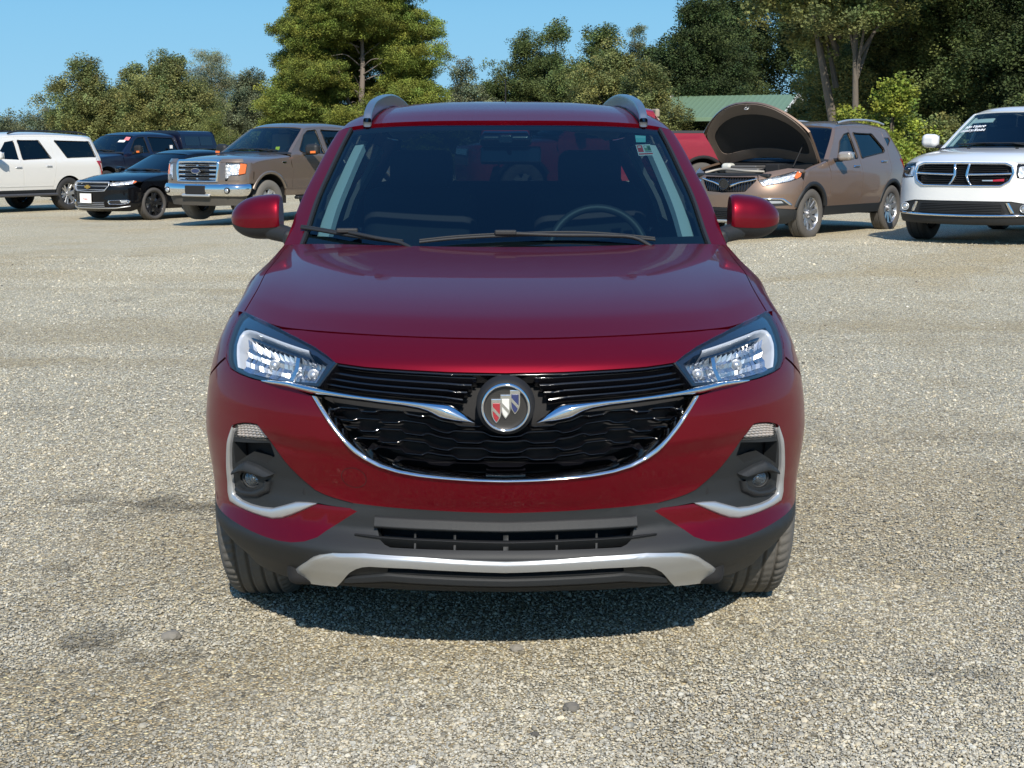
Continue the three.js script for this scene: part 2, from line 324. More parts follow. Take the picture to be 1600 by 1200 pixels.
// An outline on the flank between a front line and a rear line ([z, y] from sill up), closed along the top line
const flank = (S, top, front, rear, extra) => {
  const f = curve(top), up = (l) => { const q = l.map((p) => [...p]), e = q[q.length - 1]; e[1] = f(e[0]) - .001; return q; };
  const F = up(front), R = up(rear), t = clipLine(top, F[F.length - 1][0], R[R.length - 1][0]).slice(1, -1).map(([z, y]) => [z, y - .001]);
  return toS(S, [...(extra ?? []), ...F, ...t, ...R.slice().reverse()]);
};
{
  const car = thing('red_crossover', 'dark red metallic crossover parked facing the camera in the middle of the gravel lot', 'car');
  const top = topLine([RT.hood, RT.screen, RT.roof, RT.tail]), WZ = -.9, WY = .345, AR = .405;
  const headlamp = [[.691, .939], [.573, .929], [.481, .914], [.414, .899], [.359, .883], [.322, .867], [.295, .852], [.31, .822], [.328, .79], [.381, .791], [.444, .789], [.484, .788], [.524, .79], [.577, .795], [.63, .803], [.662, .824], [.69, .858], [.71, .9], [.712, .925]];
  const fogEdge = [[.565, .662], [.541, .668], [.512, .672], [.489, .672], [.475, .66], [.466, .649], [.447, .628], [.43, .606], [.396, .562], [.365, .53], [.336, .505], [.313, .495], [.292, .489], [.25, .48], [.185, .477], [.123, .475], [.055, .471], [0, .468]];
  const silverOut = [[.582, .655], [.607, .608], [.635, .523], [.655, .447], [.65, .422], [.604, .415], [.546, .41], [.502, .408], [.468, .408], [.436, .414], [.406, .427], [.377, .443], [.334, .467]];
  const silverIn = [[.576, .647], [.593, .601], [.612, .527], [.622, .447], [.59, .437], [.548, .433], [.505, .433], [.464, .437], [.427, .451], [.388, .466], [.36, .469], [.333, .4695]];
  const lowEdge = [[.243, .459], [.291, .419], [.339, .385], [.374, .372], [.411, .365], [.451, .363], [.494, .365], [.55, .37], [.615, .377], [.75, .39], [.86, .4]];
  const uOut = [[.337, .765], [.31, .726], [.284, .687], [.262, .657], [.238, .629], [.216, .609], [.19, .593], [.156, .581], [.118, .573], [.077, .568], [.035, .5635], [0, .561]];
  const uIn = [[.321, .764], [.299, .732], [.274, .694], [.254, .666], [.231, .639], [.209, .619], [.184, .603], [.153, .591], [.116, .583], [.077, .577], [.035, .572], [0, .57]];
  const barUp = [[.484, .788], [.445, .792], [.392, .794], [.328, .787], [.221, .775], [.136, .768], [.078, .762], [.067, .759], [.057, .749], [.045, .735], [.034, .718]];
  const barLo = [[.484, .786], [.443, .781], [.389, .777], [.337, .769], [.22, .76], [.147, .752], [.119, .746], [.103, .739], [.085, .725], [.061, .718], [.035, .716]];
  const grilleTop = [[0, .837], [.033, .838], [.075, .839], [.118, .841], [.174, .843], [.228, .845], [.295, .851]];
  const shut = [[.481, .914], [.415, .916], [.363, .915], [.245, .9145], [.151, .913], [.065, .911], [0, .91]];
  const archFront = toS(RS, arc(WZ, WY, AR, 12, 48, 8)), seam = [...toS(RS, [[-.585, .675]]), [.85, .74], [.74, .785], [.672, .822]];
  // painted bumper skin, and the strip under the bonnet
  const bumper = sym([...fogEdge.slice().reverse(), ...silverOut, [.294, .466], [.254, .4655], ...lowEdge, ...archFront, ...seam, [.63, .8], [.577, .792], [.524, .787], [.484, .7855], ...barLo.slice(1, 3), ...uOut]);
  part('bumper', panel(RS, bumper, { len: .045, depth: .02 }), M.red, car);
  part('nose_panel', panel(RS, sym([...grilleTop, ...headlamp.slice(2, 6).reverse(), ...shut.slice(1)]), { len: .045, depth: .02 }), M.red, car);
  { // round towing-eye cover scribed into the bumper
    const c = [-.243, .553]; part('tow_eye_cover', grid((a, k) => { const r = [.0285, .0275][k < .5 ? 0 : 1]; return on(RS, c[0] + Math.cos(a * 2 * PI) * r * .93, c[1] + Math.sin(a * 2 * PI) * r, .0008); }, 40, 1), M.dark, car);
  }
  // bonnet, wings, roof
  const hoodT = curve([[0, .617], [.142, .634], [.391, .669], [.685, .739], [.939, .80], [1, .80]]);
  part('bonnet', sheet(RT.hood, (w) => -hoodT(w), hoodT, .006, .985, 56, 44, 0, .02), M.red, car);
  { const fan = sheet(RT.hood, (w) => hoodT(w) + .008, 1, 0, 1, 14, 44, 0, .01);
    const side = panel(RS, [...headlamp.slice(14, 19).map(([s, y]) => [s + .008, y]), ...[.778, .79, .80, .815, .83, .842, .851].map((x) => [RS.sx(x, shutY(x)), shutY(x) - .0005]).filter((p) => p[0] > .722 && p[0] < .99), [1, .8865],
      ...toS(RS, clipLine(top, -.69, -1.46).map(([z, y]) => [z, y - .001])), ...toS(RS, [[-1.47, .9], [-1.5, .5], [-1.5, .33], [-1.306, .33], ...arc(WZ, WY, AR, 178, 52, 18), [-.60, .675]]), [.858, .745], [.75, .79], [.68, .826]].filter((p, i, l) => !i || Math.hypot(p[0] - l[i - 1][0], p[1] - l[i - 1][1]) > .002), { len: .06 });
    pair('wing', [fan, side], M.red, car); }
  part('roof', sheet(RT.roof, -1, 1, .012, 1, 48, 30, 0, .02), M.red, car);
  pair('roof_pillar', sheet(RT.screen, .655, 1, 0, 1.0, 8, 24, .001, .03), M.red, car);
  // doors and rear quarter: painted skins with window openings
  const win = (l) => loopS(RS, l), wf = [[-1.72, 1.13], [-2.1, 1.39], [-2.46, 1.43], [-2.46, 1.13]], wr = [[-2.56, 1.13], [-2.56, 1.43], [-3.2, 1.41], [-3.34, 1.16]], wq = [[-3.45, 1.18], [-3.38, 1.38], [-3.75, 1.33]];
  const fd = flank(RS, top, [[-1.508, .33], [-1.508, .5], [-1.478, .9], [-1.47, 1.07]], [[-2.5, .33], [-2.5, 1], [-2.5, 1.5]]);
  const rd = flank(RS, top, [[-2.506, .33], [-2.506, 1], [-2.506, 1.5]], [[-3.07, .33], [-3.10, .45], [-3.15, .58], [-3.238, .70], [-3.38, .85], [-3.38, 1.5]]);
  const qp = [...flank(RS, top, [[-3.245, .70], [-3.386, .85], [-3.386, 1.5]], [[-4.05, .4], [-4.14, .7], [-4.12, 1.0], [-4.0, 1.4]]), ...toS(RS, arc(-3.496, WY, AR, 172, 56))];
  const hs = [];
  for (const [o, w] of [[fd, wf], [rd, wr]]) { const [d, e] = pair('door', panel(RS, o, { holes: [win(w)], len: .09 }), M.red, car); hs.push(d, e); }
  hs.forEach((d, i) => { const z = i < 2 ? -2.36 : -3.25, g = band(RS, toS(RS, [[z, .965], [z - .0, .965], [z + .2, .965]].slice(1)), toS(RS, [[z, .935], [z + .2, .935]]), 10, (k) => .012 + .014 * Math.sin(k * PI), .0, 4); part('handle', i % 2 ? flip(tidy(g)) : tidy(g), M.red, d); });
  pair('rear_quarter', panel(RS, qp, { holes: [win(wq)], len: .09 }), M.red, car);
  for (const w of [wf, wr, wq]) pair('side_window', panel(RS, win(w.map(([z, y]) => [z, y])), { off: -.012, depth: 0, len: .12 }), w === wf ? M.glass : M.tint, car);
  pair('sill', [panel(RS, toS(RS, [[-1.306, .2], [-1.306, .328], [-3.1, .328], [-3.1, .2]]), { len: .15, off: .004 })], M.plastic, car);
  part('tailgate', [sheet(RT.tail, -1, 1, .62, 1, 20, 8), panel(RS, sym([[3, .42], [3, .995], [2.45, .995], [2.3, .8], [2.3, .42]].map(([s, y]) => [s, y])).filter((p) => p[0] > 0), { len: .12 }), flip(panel(RS, [[3, .42], [3, .995], [2.45, .995], [2.3, .8], [2.3, .42]], { len: .12 }))], M.red, car);
  part('rear_window', sheet(RT.tail, -.8, .8, .04, .6, 16, 8), M.tint, car);
  pair('rear_pillar', sheet(RT.tail, .8, 1, 0, .62, 4, 8), M.red, car);
  part('rear_bumper', [panel(RS, [[2.05, .3], [2.05, .42], [3, .42], [3, .25], [2.4, .25]], { len: .12 }), flip(panel(RS, [[2.05, .3], [2.05, .42], [3, .42], [3, .25], [2.4, .25]], { len: .12 }))], M.plastic, car);
  pair('tail_lamp', panel(RS, [[2.2, .8], [2.2, .98], [2.44, .98], [2.5, .85], [2.42, .78]], { off: .01, len: .08 }), M.redlens, car);
  // windscreen, cowl, wipers
  part('windscreen', sheet(RT.screen, -.648, .648, .03, .985, 36, 24, -.006, .004), M.glass, car);
  part('windscreen_border', [sheet(RT.screen, -.648, .648, .02, .135, 30, 3, -.014, 0), sheet(RT.screen, -.648, .648, .955, .99, 30, 2, -.014, 0), sheet(RT.screen, -.652, -.615, .1, .99, 2, 16, -.014, 0), sheet(RT.screen, .615, .652, .1, .99, 2, 16, -.014, 0)], M.dark, car);
  part('cowl', [sheet(RT.screen, -.9, .9, -.02, .04, 30, 3, .002, .05)], M.plastic, car);
  pair('screen_seal', sheet(RT.screen, .642, .668, .02, .99, 2, 24, .004, .01), M.plastic, car);
  { const on3 = (t, w, o) => on(RT.screen, t, w, o);
    const wiper = (blade, arm, knuckle) => part('wiper', [tube(blade.map(([t, w]) => on3(t, w, .012)), .006, 24, 6), tube(blade.map(([t, w]) => on3(t, w + .010, .014)), .004, 24, 6), tube(arm.map(([t, w]) => on3(t, w, .022)), .007, 20, 8), place(box(.075, .018, .02, 0, 0, 0, .006), ...on3(...knuckle, .024))], M.plastic, car);
    wiper([[-.70, .155], [-.64, .15], [-.5, .132], [-.368, .112], [-.25, .094], [-.164, .08]], [[-.36, .116], [-.26, .092], [-.17, .066], [-.13, .03]], [-.37, .124]);
    wiper([[-.121, .086], [-.05, .112], [0, .130], [.087, .135], [.2, .115], [.327, .085]], [[.0, .131], [.05, .118], [.16, .108], [.25, .088], [.30, .03]], [.0, .132]); }
  // stickers high on the windscreen
  const label = (rows, w, h) => { const c = document.createElement('canvas'); c.width = w; c.height = h; const x = c.getContext('2d'); for (const [col, a, b, d, e] of rows) { x.fillStyle = col; x.fillRect(a, b, d, e); } const t = new THREE.CanvasTexture(c); t.colorSpace = THREE.SRGBColorSpace; return new THREE.MeshStandardMaterial({ map: t, roughness: .6, side: THREE.DoubleSide }); };
  const decal = (q, o) => grid((a, b) => on(RT.screen, lerp(lerp(q[0][0], q[1][0], a), lerp(q[3][0], q[2][0], a), 1 - b), lerp(lerp(q[0][1], q[1][1], a), lerp(q[3][1], q[2][1], a), 1 - b), o), 4, 4);
  part('teal_sticker', decal([[.418, .926], [.496, .928], [.472, .865], [.406, .859]], -.012), label([['#7fd0c6', 0, 0, 64, 64], ['#a5e2d8', 4, 4, 56, 20]], 64, 64), car, 'small teal sticker');
  part('inspection_sticker', decal([[.395, .834], [.5, .85], [.492, .748], [.388, .733]], -.012), label([['#e8e4da', 0, 0, 128, 96], ['#d9482e', 6, 6, 44, 60], ['#7d9a6a', 60, 10, 60, 48], ['#e9e6dc', 66, 16, 20, 14], ['#333', 60, 62, 60, 6], ['#d9482e', 6, 76, 116, 12], ['#f0ece2', 12, 16, 26, 10], ['#44603f', 92, 20, 22, 30]], 128, 96), car, 'white sticker with red and green print');
  // cabin seen through the glass
  const R = Math.PI / 180;
  part('dashboard', [grid((a, b) => { const x = lerp(-.66, .66, a), k = b; return [x, 1.035 + .02 * Math.sin(k * PI) - .10 * k * k - .02 * (Math.abs(x) / .66) ** 3 + .03 * Math.exp(-(((x - .36) / .17) ** 2)) * Math.sin(k * PI), -1.34 - .44 * k - .08 * (x / .66) ** 2]; }, 40, 10, true), box(1.3, .36, .1, 0, .78, -1.82, .04)], M.seat, car);
  { const sw = part('steering_wheel', [new THREE.TorusGeometry(.185, .016, 10, 48), box(.16, .12, .05, 0, -.01, 0, .03), box(.34, .03, .02, 0, .0, 0, .01), box(.04, .17, .02, 0, -.09, 0, .01)], mat(.035, .04, .04, .5), car); sw.position.set(.355, 1.005, -1.92); sw.rotation.x = -.42; }
  const seat = () => [box(.5, .16, .5, 0, .6, .1, .06), box(.48, .62, .15, 0, .93, -.2, .06, [-.16, 0, 0]), box(.27, .17, .1, 0, 1.31, -.30, .045, [-.1, 0, 0]), place(cyl(.007, .007, .16, 8), -.06, 1.22, -.28), place(cyl(.007, .007, .16, 8), .06, 1.22, -.28)];
  for (const s of [-1, 1]) { const g = part('front_seat', seat(), M.seat, car); g.position.set(s * .36, 0, -2.3); }
  { const g = part('rear_seat', [box(1.3, .16, .5, 0, .62, .1, .06), box(1.28, .6, .15, 0, .95, -.2, .06, [-.2, 0, 0]), box(.26, .14, .1, -.4, 1.3, -.3, .04), box(.26, .14, .1, .4, 1.3, -.3, .04)], M.seat, car); g.position.set(0, 0, -3.15); }
  part('cabin_floor', [box(1.5, .04, 2.6, 0, .36, -2.7, .01), box(1.5, .7, .06, 0, .72, -1.42, .01)], M.dark, car);
  part('headliner', sheet(RT.roof, -.93, .93, .03, 1, 16, 12, -.045, 0), M.trim, car);
  pair('pillar_trim', [sheet(RT.screen, .53, .615, .16, .93, 4, 20, -.05, .03)], M.trim, car);
  pair('door_trim', panel(RS, toS(RS, [[-1.6, .45], [-1.6, 1.05], [-3.3, 1.12], [-3.3, .45]]), { off: -.09, depth: 0, len: .25 }), M.seat, car);
  for (const l of [[[-2.44, 1.05], [-2.44, 1.46], [-2.58, 1.46], [-2.6, 1.05]], [[-3.32, 1.05], [-3.3, 1.44], [-3.5, 1.42], [-3.5, 1.05]]]) pair('door_frame', panel(RS, loopS(RS, l), { off: -.05, depth: .02, len: .2 }), M.trim, car);
  part('mirror_pod', [box(.2, .05, .09, -.0, 1.445, -1.96, .02, [.5, 0, 0]), box(.055, .04, .03, 0, 1.435, -1.92, .01)], M.gloss_black, car);
  part('rear_view_mirror', [box(.235, .07, .025, .02, 1.375, -2.03, .012, [-.1, 0, 0]), tube([[.0, 1.44, -1.98], [.01, 1.40, -2.01], [.02, 1.375, -2.03]], .01, 8, 8)], M.gloss_black, car);
  // roof rails
  { const rail = [[.532, 1.500, -2.015], [.531, 1.525, -2.04], [.524, 1.562, -2.12], [.512, 1.590, -2.3], [.505, 1.606, -2.5], [.50, 1.618, -2.8], [.495, 1.614, -3.2], [.488, 1.588, -3.62], [.483, 1.55, -3.84]], c = new THREE.CatmullRomCurve3(rail.map((p) => new THREE.Vector3(...p)), false, 'centripetal');
    const railMat = mat(.33, .36, .38, .32, { metalness: .85 });
    pair('roof_rail', [grid((a, b) => { const p = c.getPoint(b), f = a * 2 * PI, h = .017, w = .016, x = Math.cos(f), y = Math.sin(f), sk = .02 * smooth(.05, .3, b); return [p.x + w * Math.sign(x) * Math.abs(x) ** .5, p.y - (y < 0 ? sk : 0) + h * Math.sign(y) * Math.abs(y) ** .5, p.z]; }, 24, 60, true)], railMat, car);
    pair('rail_filler', [grid((a, b) => { const p = c.getPoint(lerp(.14, .97, b)); return [p.x + .010 - .004 * a, lerp(p.y - .006, 1.52, a), p.z]; }, 3, 40), grid((a, b) => { const p = c.getPoint(lerp(.14, .97, b)); return [p.x - .010 + .004 * a, lerp(p.y - .006, 1.52, a), p.z]; }, 3, 40)], M.red, car);
    part('antenna', [place(cyl(.0025, .004, .15, 8), 0, 1.655, -3.45), box(.05, .04, .16, 0, 1.6, -3.45, .018)], M.dark, car); }
  // door mirrors
  { const prof = (u) => { const x = lerp(.815, 1.008, u), k = pw(1 - pw(clamp((u - .35) / .65), 2.4), .5), i = pw(1 - pw(clamp((.25 - u) / .25), 2.2), .5); return { x, yc: 1.152 - .012 * u + .006 * (1 - k), h: .090 * k * (.86 + .14 * i) * (1 - .1 * u), d: .075 * k * (.85 + .15 * i) }; };
    const shell = (a0, a1, grow) => grid((u, v) => { const p = prof(u), a = lerp(a0, a1, v), y = Math.sin(a), c = Math.cos(a); return [p.x, p.yc + (p.h + grow) * Math.sign(y) * Math.abs(y) ** .8 * (y < 0 ? .86 : 1), -1.66 + (p.d + grow) * c * (c > 0 ? 1 : .8) - .05 * u]; }, 30, 24, true);
    const cap = (u) => grid((a, b) => { const p = prof(u), f = a * 2 * PI, y = Math.sin(f), c = Math.cos(f); return [p.x, p.yc + p.h * b * Math.sign(y) * Math.abs(y) ** .8 * (y < 0 ? .86 : 1), -1.66 + p.d * b * c * (c > 0 ? 1 : .8) - .05 * u]; }, 24, 2);
    for (const s of [1, -1]) {
      const f = s > 0 ? (g) => g : flip, m = part('door_mirror', f(join([shell(-.32, PI + .32, 0), cap(0)])), M.red, car);
      part('mirror_base', f(join([shell(-.32, -PI + .32, -.0015), tube([[.74, 1.075, -1.56], [.79, 1.095, -1.6], [.85, 1.105, -1.64]], .032, 12, 10), box(.06, .06, .1, .765, 1.085, -1.58, .02)])), M.plastic, m);
    } }
  // grille
  const upper = [...grilleTop, [.322, .80], [.334, .785], ...barUp.slice(4).map(([s, y]) => [s, y]), [0, .70]];
  part('grille_backing', [panel(RS, sym([...grilleTop, [.325, .79], [.321, .764], ...uIn.slice(1)]), { off: -.07, depth: 0, len: .06 })], M.dark, car);
  part('grille_surround', [band(RS, sym([...grilleTop.slice().reverse()]).reverse(), sym(grilleTop.map(([s, y]) => [s, y - .006]).reverse()).reverse(), 60, () => -.004, -.07, 2),
    ...[1, -1].map((s) => { const g = band(RS, [[.298, .852], [.312, .822], [.330, .789]], [[.288, .848], [.303, .82], [.320, .79]], 12, () => .002, -.07, 2); return s > 0 ? g : flip(tidy(g)); })], M.gloss_black, car);
  const topAt = curve(grilleTop), barAt = curve([...barUp.slice(3, 10), [0, .70]]), uAt = curve(uIn), lowBarAt = curve([[0, .708], [.035, .716], [.061, .718], [.085, .725], [.103, .738], [.147, .751], [.22, .759], [.32, .766]]);
  for (let k = 0; k < 4; k++) { // smooth horizontal bars over the chrome wings
    const f = (k + .55) / 4.3, s1 = .300 + .024 * f, s0 = .034 + .006 * k, line = (o) => { const l = []; for (let i = 0; i <= 18; i++) { const s = lerp(s0, s1, i / 18); l.push([s, lerp(topAt(s), Math.max(barAt(s), .755), f) + o]); } return l; };
    pair('grille_bar', band(RS, line(.0055), line(-.0065), 36, (v) => -.012 - .026 * v, -.06, 3), M.gloss_black, car);
  }
  for (let k = 0; k < 7; k++) { // stepped wavy bars of the lower grille
    const f = (k + .6) / 7.1; let smax = .33; while (smax > .02 && lerp(lowBarAt(smax), .562, f) < uAt(smax) + .006) smax -= .002;
    const wave = (s) => { const p = ((s * 11.5 + (k % 2) * .5) % 1 + 1) % 1, u = Math.abs(p * 2 - 1); return .0068 * (smooth(.3, .55, u) - .5); };
    const line = (o) => { const l = []; for (let i = 0; i <= 120; i++) { const s = lerp(-smax, smax, i / 120); l.push([s, lerp(Math.min(.752, lowBarAt(Math.abs(s))), .562, f) + wave(Math.abs(s)) + o]); } return l; };
    part('grille_bar', band(RS, line(.0048), line(-.0052), 240, (v, t) => { const s = lerp(-smax, smax, t), p = ((Math.abs(s) * 11.5 + (k % 2) * .5) % 1 + 1) % 1, u = Math.abs(p * 2 - 1); return -.014 - .02 * v - .006 * smooth(.3, .55, u); }, -.05, 3), M.gloss_black, car);
  }
  pair('chrome_wing', band(RS, barUp, barLo, 60, (v, t) => .006 + .018 * pw(Math.sin(v * PI), .7) * smooth(0, .2, t) * (1 - .3 * smooth(.85, 1, t)), -.02, 8), M.chrome, car);
  part('grille_frame', band(RS, sym(uOut.slice()).map((p) => p), sym(uIn.slice()), 140, (v) => .004 + .008 * Math.sin(v * PI), -.03, 6), M.chrome, car);
  { // round badge: chrome ring, dark grid field, three slanting shields with a diagonal bar each
    const c = on(RS, 0, .7525, .022), badge = new THREE.Group(); badge.name = 'badge'; badge.position.set(...c); badge.rotation.x = .02; car.add(badge);
    part('badge_ring', new THREE.LatheGeometry([[.0535, -.02], [.0535, .003], [.056, .0085], [.059, .0095], [.062, .007], [.063, 0], [.063, -.03]].map((p) => new THREE.Vector2(...p)), 64).rotateX(PI / 2), M.chrome, badge);
    part('badge_collar', new THREE.LatheGeometry([[.063, -.004], [.068, -.006], [.073, -.016], [.075, -.05]].map((p) => new THREE.Vector2(...p)), 48).rotateX(PI / 2), M.dark, badge);
    const dots = [place(cyl(.0535, .0535, .004, 40, 'z'), 0, 0, -.008)]; for (let i = -9; i <= 9; i++) for (let j = -9; j <= 9; j++) if (Math.hypot(i, j) < 8.8) dots.push(place(new THREE.BoxGeometry(.0032, .0032, .003), i * .0056, j * .0056, -.006));
    part('badge_field', dots, mat(.03, .028, .026, .4), badge);
    const shield = (w, h) => { const s = new THREE.Shape(); s.moveTo(-w, h * .5); s.lineTo(w, h * .5); s.lineTo(w, -h * .02); s.quadraticCurveTo(w * .95, -h * .3, 0, -h * .5); s.quadraticCurveTo(-w * .95, -h * .3, -w, -h * .02); s.closePath(); return s; };
    const ex = (s, d) => new THREE.ExtrudeGeometry(s, { depth: d, bevelEnabled: true, bevelSize: .0012, bevelThickness: .0015, bevelSegments: 2, curveSegments: 8 });
    const cols = [mat(.30, .02, .03, .15, { clearcoat: 1 }), mat(.62, .62, .58, .15, { clearcoat: 1 }), mat(.02, .03, .11, .15, { clearcoat: 1 })];
    [[-.0232, -.0095], [.0005, .0015], [.0235, .0125]].forEach(([x, y], i) => {
      const q = new THREE.Group(); q.name = 'shield'; q.position.set(x, y, -.003); badge.add(q);
    });
    const frames = [], bars = [];
    [[-.0235, -.0095], [-.0003, .0015], [.0235, .0135]].forEach(([x, y], i) => {
      frames.push(place(ex(shield(.0118, .060), .003), x, y, -.004));
      frames.push(place(new THREE.BoxGeometry(.0245, .008, .004), x, y + .0255, .001));
      part('shield', place(ex(shield(.0082, .046), .0016), x, y - .003, .0005), cols[i], badge);
      const d = new THREE.Shape(); d.moveTo(-.009, .012); d.lineTo(-.009, .002); d.lineTo(.009, -.018); d.lineTo(.009, -.008); d.closePath(); bars.push(place(new THREE.ExtrudeGeometry(d, { depth: .0012, bevelEnabled: false }), x, y, .0036));
    });
    for (const q of badge.children.filter((q) => q.isGroup)) badge.remove(q);
    part('shield_frame', frames, M.chrome, badge); part('shield_bar', bars, M.chrome, badge);
  }
  // lower black bumper with its intake, slot and bright skid strip
  const lower = [[0, .468], [.055, .471], [.123, .475], [.185, .477], [.25, .48], [.256, .4645], ...lowEdge, ...toS(RS, [[-.5, .395], [-.5, .33]]), [.95, .285], [.88, .245], [.8, .225], [.718, .218], [.613, .22], [.521, .223], [.422, .232], [.343, .236], [.234, .244], [.099, .249], [0, .248]];
  const intake = sym([[0, .415], [.085, .419], [.204, .421], [.199, .393], [.189, .383], [.178, .378], [.086, .3775], [0, .377]]), slot = sym([[0, .322], [.089, .326], [.189, .326], [.194, .307], [.091, .307], [0, .302]]);
  part('lower_bumper', panel(RS, sym(lower), { holes: [intake, slot], len: .05, depth: .03 }), M.plastic, car);
  const line = (l) => sym(l).reverse();
  part('bumper_louvre', [band(RS, line([[.206, .4525], [.085, .4505], [0, .4465]]), line([[.206, .4225], [.085, .4205], [0, .4165]]), 50, (v) => .002 + .014 * v, -.02, 4)], M.plastic, car);
  part('bumper_louvre', [band(RS, line([[.25, .402], [.2, .4005], [.086, .3995], [0, .3975]]), line([[.25, .396], [.2, .3925], [.086, .3905], [0, .3875]]), 50, (v) => .0 + .010 * v, -.03, 3)], M.plastic, car);
  part('bumper_lip', [band(RS, line([[.30, .276], [.195, .3035], [.091, .300], [0, .295]]), line([[.31, .262], [.195, .285], [.091, .283], [0, .279]]), 50, (v) => .004 + .01 * v, -.02, 4)], M.plastic, car);
  { const posts = []; for (const s of [0, .066, .133]) for (const g of s ? [1, -1] : [1]) for (const [a, b] of [[.417, .377], [.325, .303]]) posts.push(band(RS, [[g * s - .0018, a], [g * s + .0018, a]], [[g * s - .0018, b], [g * s + .0018, b]], 1, () => -.008, -.04, 1)); part('intake_post', posts, M.plastic, car).userData.kind = 'stuff'; }
  part('intake_backing', [panel(RS, sym([[0, .43], [.22, .435], [.22, .3], [0, .29]]), { off: -.06, depth: 0, len: .08 })], M.dark, car);
  { const fins = []; for (let i = 0; i < 6; i++) { const y = .412 - i * .006; fins.push(band(RS, line([[.2, y], [0, y - .004]]), line([[.2, y - .002], [0, y - .006]]), 30, () => -.048, -.06, 1)); } part('intake_fin', fins, mat(.03, .04, .05, .5), car); }
  const skT = [[.506, .234], [.45, .272], [.391, .31], [.359, .333], [.338, .344], [.303, .354], [.23, .361], [.127, .36], [.056, .356], [0, .352]], skB = [[.342, .239], [.319, .26], [.295, .284], [.276, .303], [.258, .317], [.241, .326], [.224, .33], [.145, .332], [.057, .328], [0, .324]];
  { const skid = [...skT, ...skB.slice().reverse(), [.421, .231]], bulge = (s, y) => { const a = curve(skT)(Math.abs(s)); return .003 + .005 * smooth(0, .010, a - y); };
    part('skid_strip', panel(RS, sym(skid.slice(0, 10).reverse()).slice(0, 0).concat(sym([[0, .352], ...skT.slice(0, -1).reverse(), [.421, .231], ...skB])), { len: .011, depth: .012, warp: bulge }), M.satin, car, 'bright silver strip along the lower bumper'); }
  // fog lamp corners
  const marker = [[.576, .654], [.562, .661], [.541, .665], [.512, .67], [.491, .67], [.468, .649], [.453, .629], [.492, .624], [.54, .623], [.575, .622]];
  const well = [[.586, .607], [.52, .612], [.452, .62], [.44, .585], [.47, .557], [.535, .572], [.592, .54]], lampHole = Array.from({ length: 20 }, (_, i) => [.546 + .037 * Math.cos(i / 20 * 2 * PI), .4985 + .0235 * Math.sin(i / 20 * 2 * PI)]);
  const bezel = [...marker.slice(5, 10), [.582, .645], ...silverIn.slice(1), [.294, .4665], [.2565, .4655], [.2505, .4795], [.292, .4885], [.313, .4945], [.336, .5045], [.365, .5295], [.396, .5615], [.43, .6055], [.447, .6275], [.4665, .6475]];
  pair('fog_bezel', panel(RS, bezel.slice(1).filter((p, i, l) => !i || Math.hypot(p[0] - l[i - 1][0], p[1] - l[i - 1][1]) > .004), { holes: [well, lampHole], len: .04, depth: .04, off: -.004 }), M.plastic, car);
  pair('fog_backing', panel(RS, [[.60, .62], [.45, .63], [.43, .58], [.46, .45], [.60, .44]], { off: -.05, depth: 0 }), M.dark, car);
  pair('fog_hood', band(RS, [[.592, .527], [.56, .548], [.538, .557], [.498, .549], [.45, .532]], [[.592, .514], [.56, .527], [.54, .531], [.51, .528], [.475, .524]], 24, (v) => .004 + .013 * Math.sin(v * PI * .6), -.03, 4), M.plastic, car);
  pair('fog_lower', band(RS, [[.60, .474], [.575, .468], [.53, .472], [.49, .49], [.478, .51]], [[.60, .455], [.57, .452], [.515, .458], [.472, .478], [.46, .508]], 20, (v) => .003 + .007 * Math.sin(v * PI), -.03, 4), M.plastic, car);
  { const p = on(RS, .546, .4985, -.02), n = normalOf(RS, .546, .4985), g = join([new THREE.LatheGeometry([[.002, -.03], [.012, -.026], [.02, -.012], [.0225, .004], [.0245, .006]].map((q) => new THREE.Vector2(...q)), 28), place(new THREE.SphereGeometry(.007, 12, 8), 0, -.01, 0)]), l = new THREE.SphereGeometry(.029, 24, 8, 0, 2 * PI, 0, .9).translate(0, -.012, 0), r = new THREE.TorusGeometry(.0255, .004, 8, 28).rotateX(PI / 2).translate(0, .004, 0);
    const q = new THREE.Quaternion().setFromUnitVectors(new THREE.Vector3(0, 1, 0), new THREE.Vector3(n[0] * .4, 0, 1).normalize()), put = (a) => { a.applyQuaternion(q); a.translate(...p); return a; };
    const [fl, fr] = pair('fog_lamp', put(g), M.reflector, car); const lens = put(join([l])), ring = put(join([r]));
    [fl, fr].forEach((o, i) => { part('lens', i ? flip(lens) : lens, M.lens, o); part('ring', i ? flip(ring) : ring, M.plastic, o); }); }
  pair('marker_lamp', [grid((a, b) => { const t = resample([[.574, .655], [.541, .664], [.492, .668], [.478, .662]], a), l = resample([[.574, .624], [.54, .625], [.492, .626], [.458, .631]], a); return on(RS, lerp(t[0], l[0], b), lerp(t[1], l[1], b), -.012 + .005 * Math.abs(Math.sin(b * 16)) + .003 * Math.abs(Math.sin(a * 24))); }, 60, 40)], mat(.55, .48, .42, .25, { metalness: .3 }), car).forEach((o, i) => { const g = panel(RS, marker, { off: .001, depth: .012, len: .03 }); part('lens', i ? flip(g) : g, M.lens, o); });
  pair('corner_trim', band(RS, silverOut, silverIn, 70, (v) => .002 + .005 * pw(Math.sin(v * PI), .6), -.02, 6), M.satin, car);
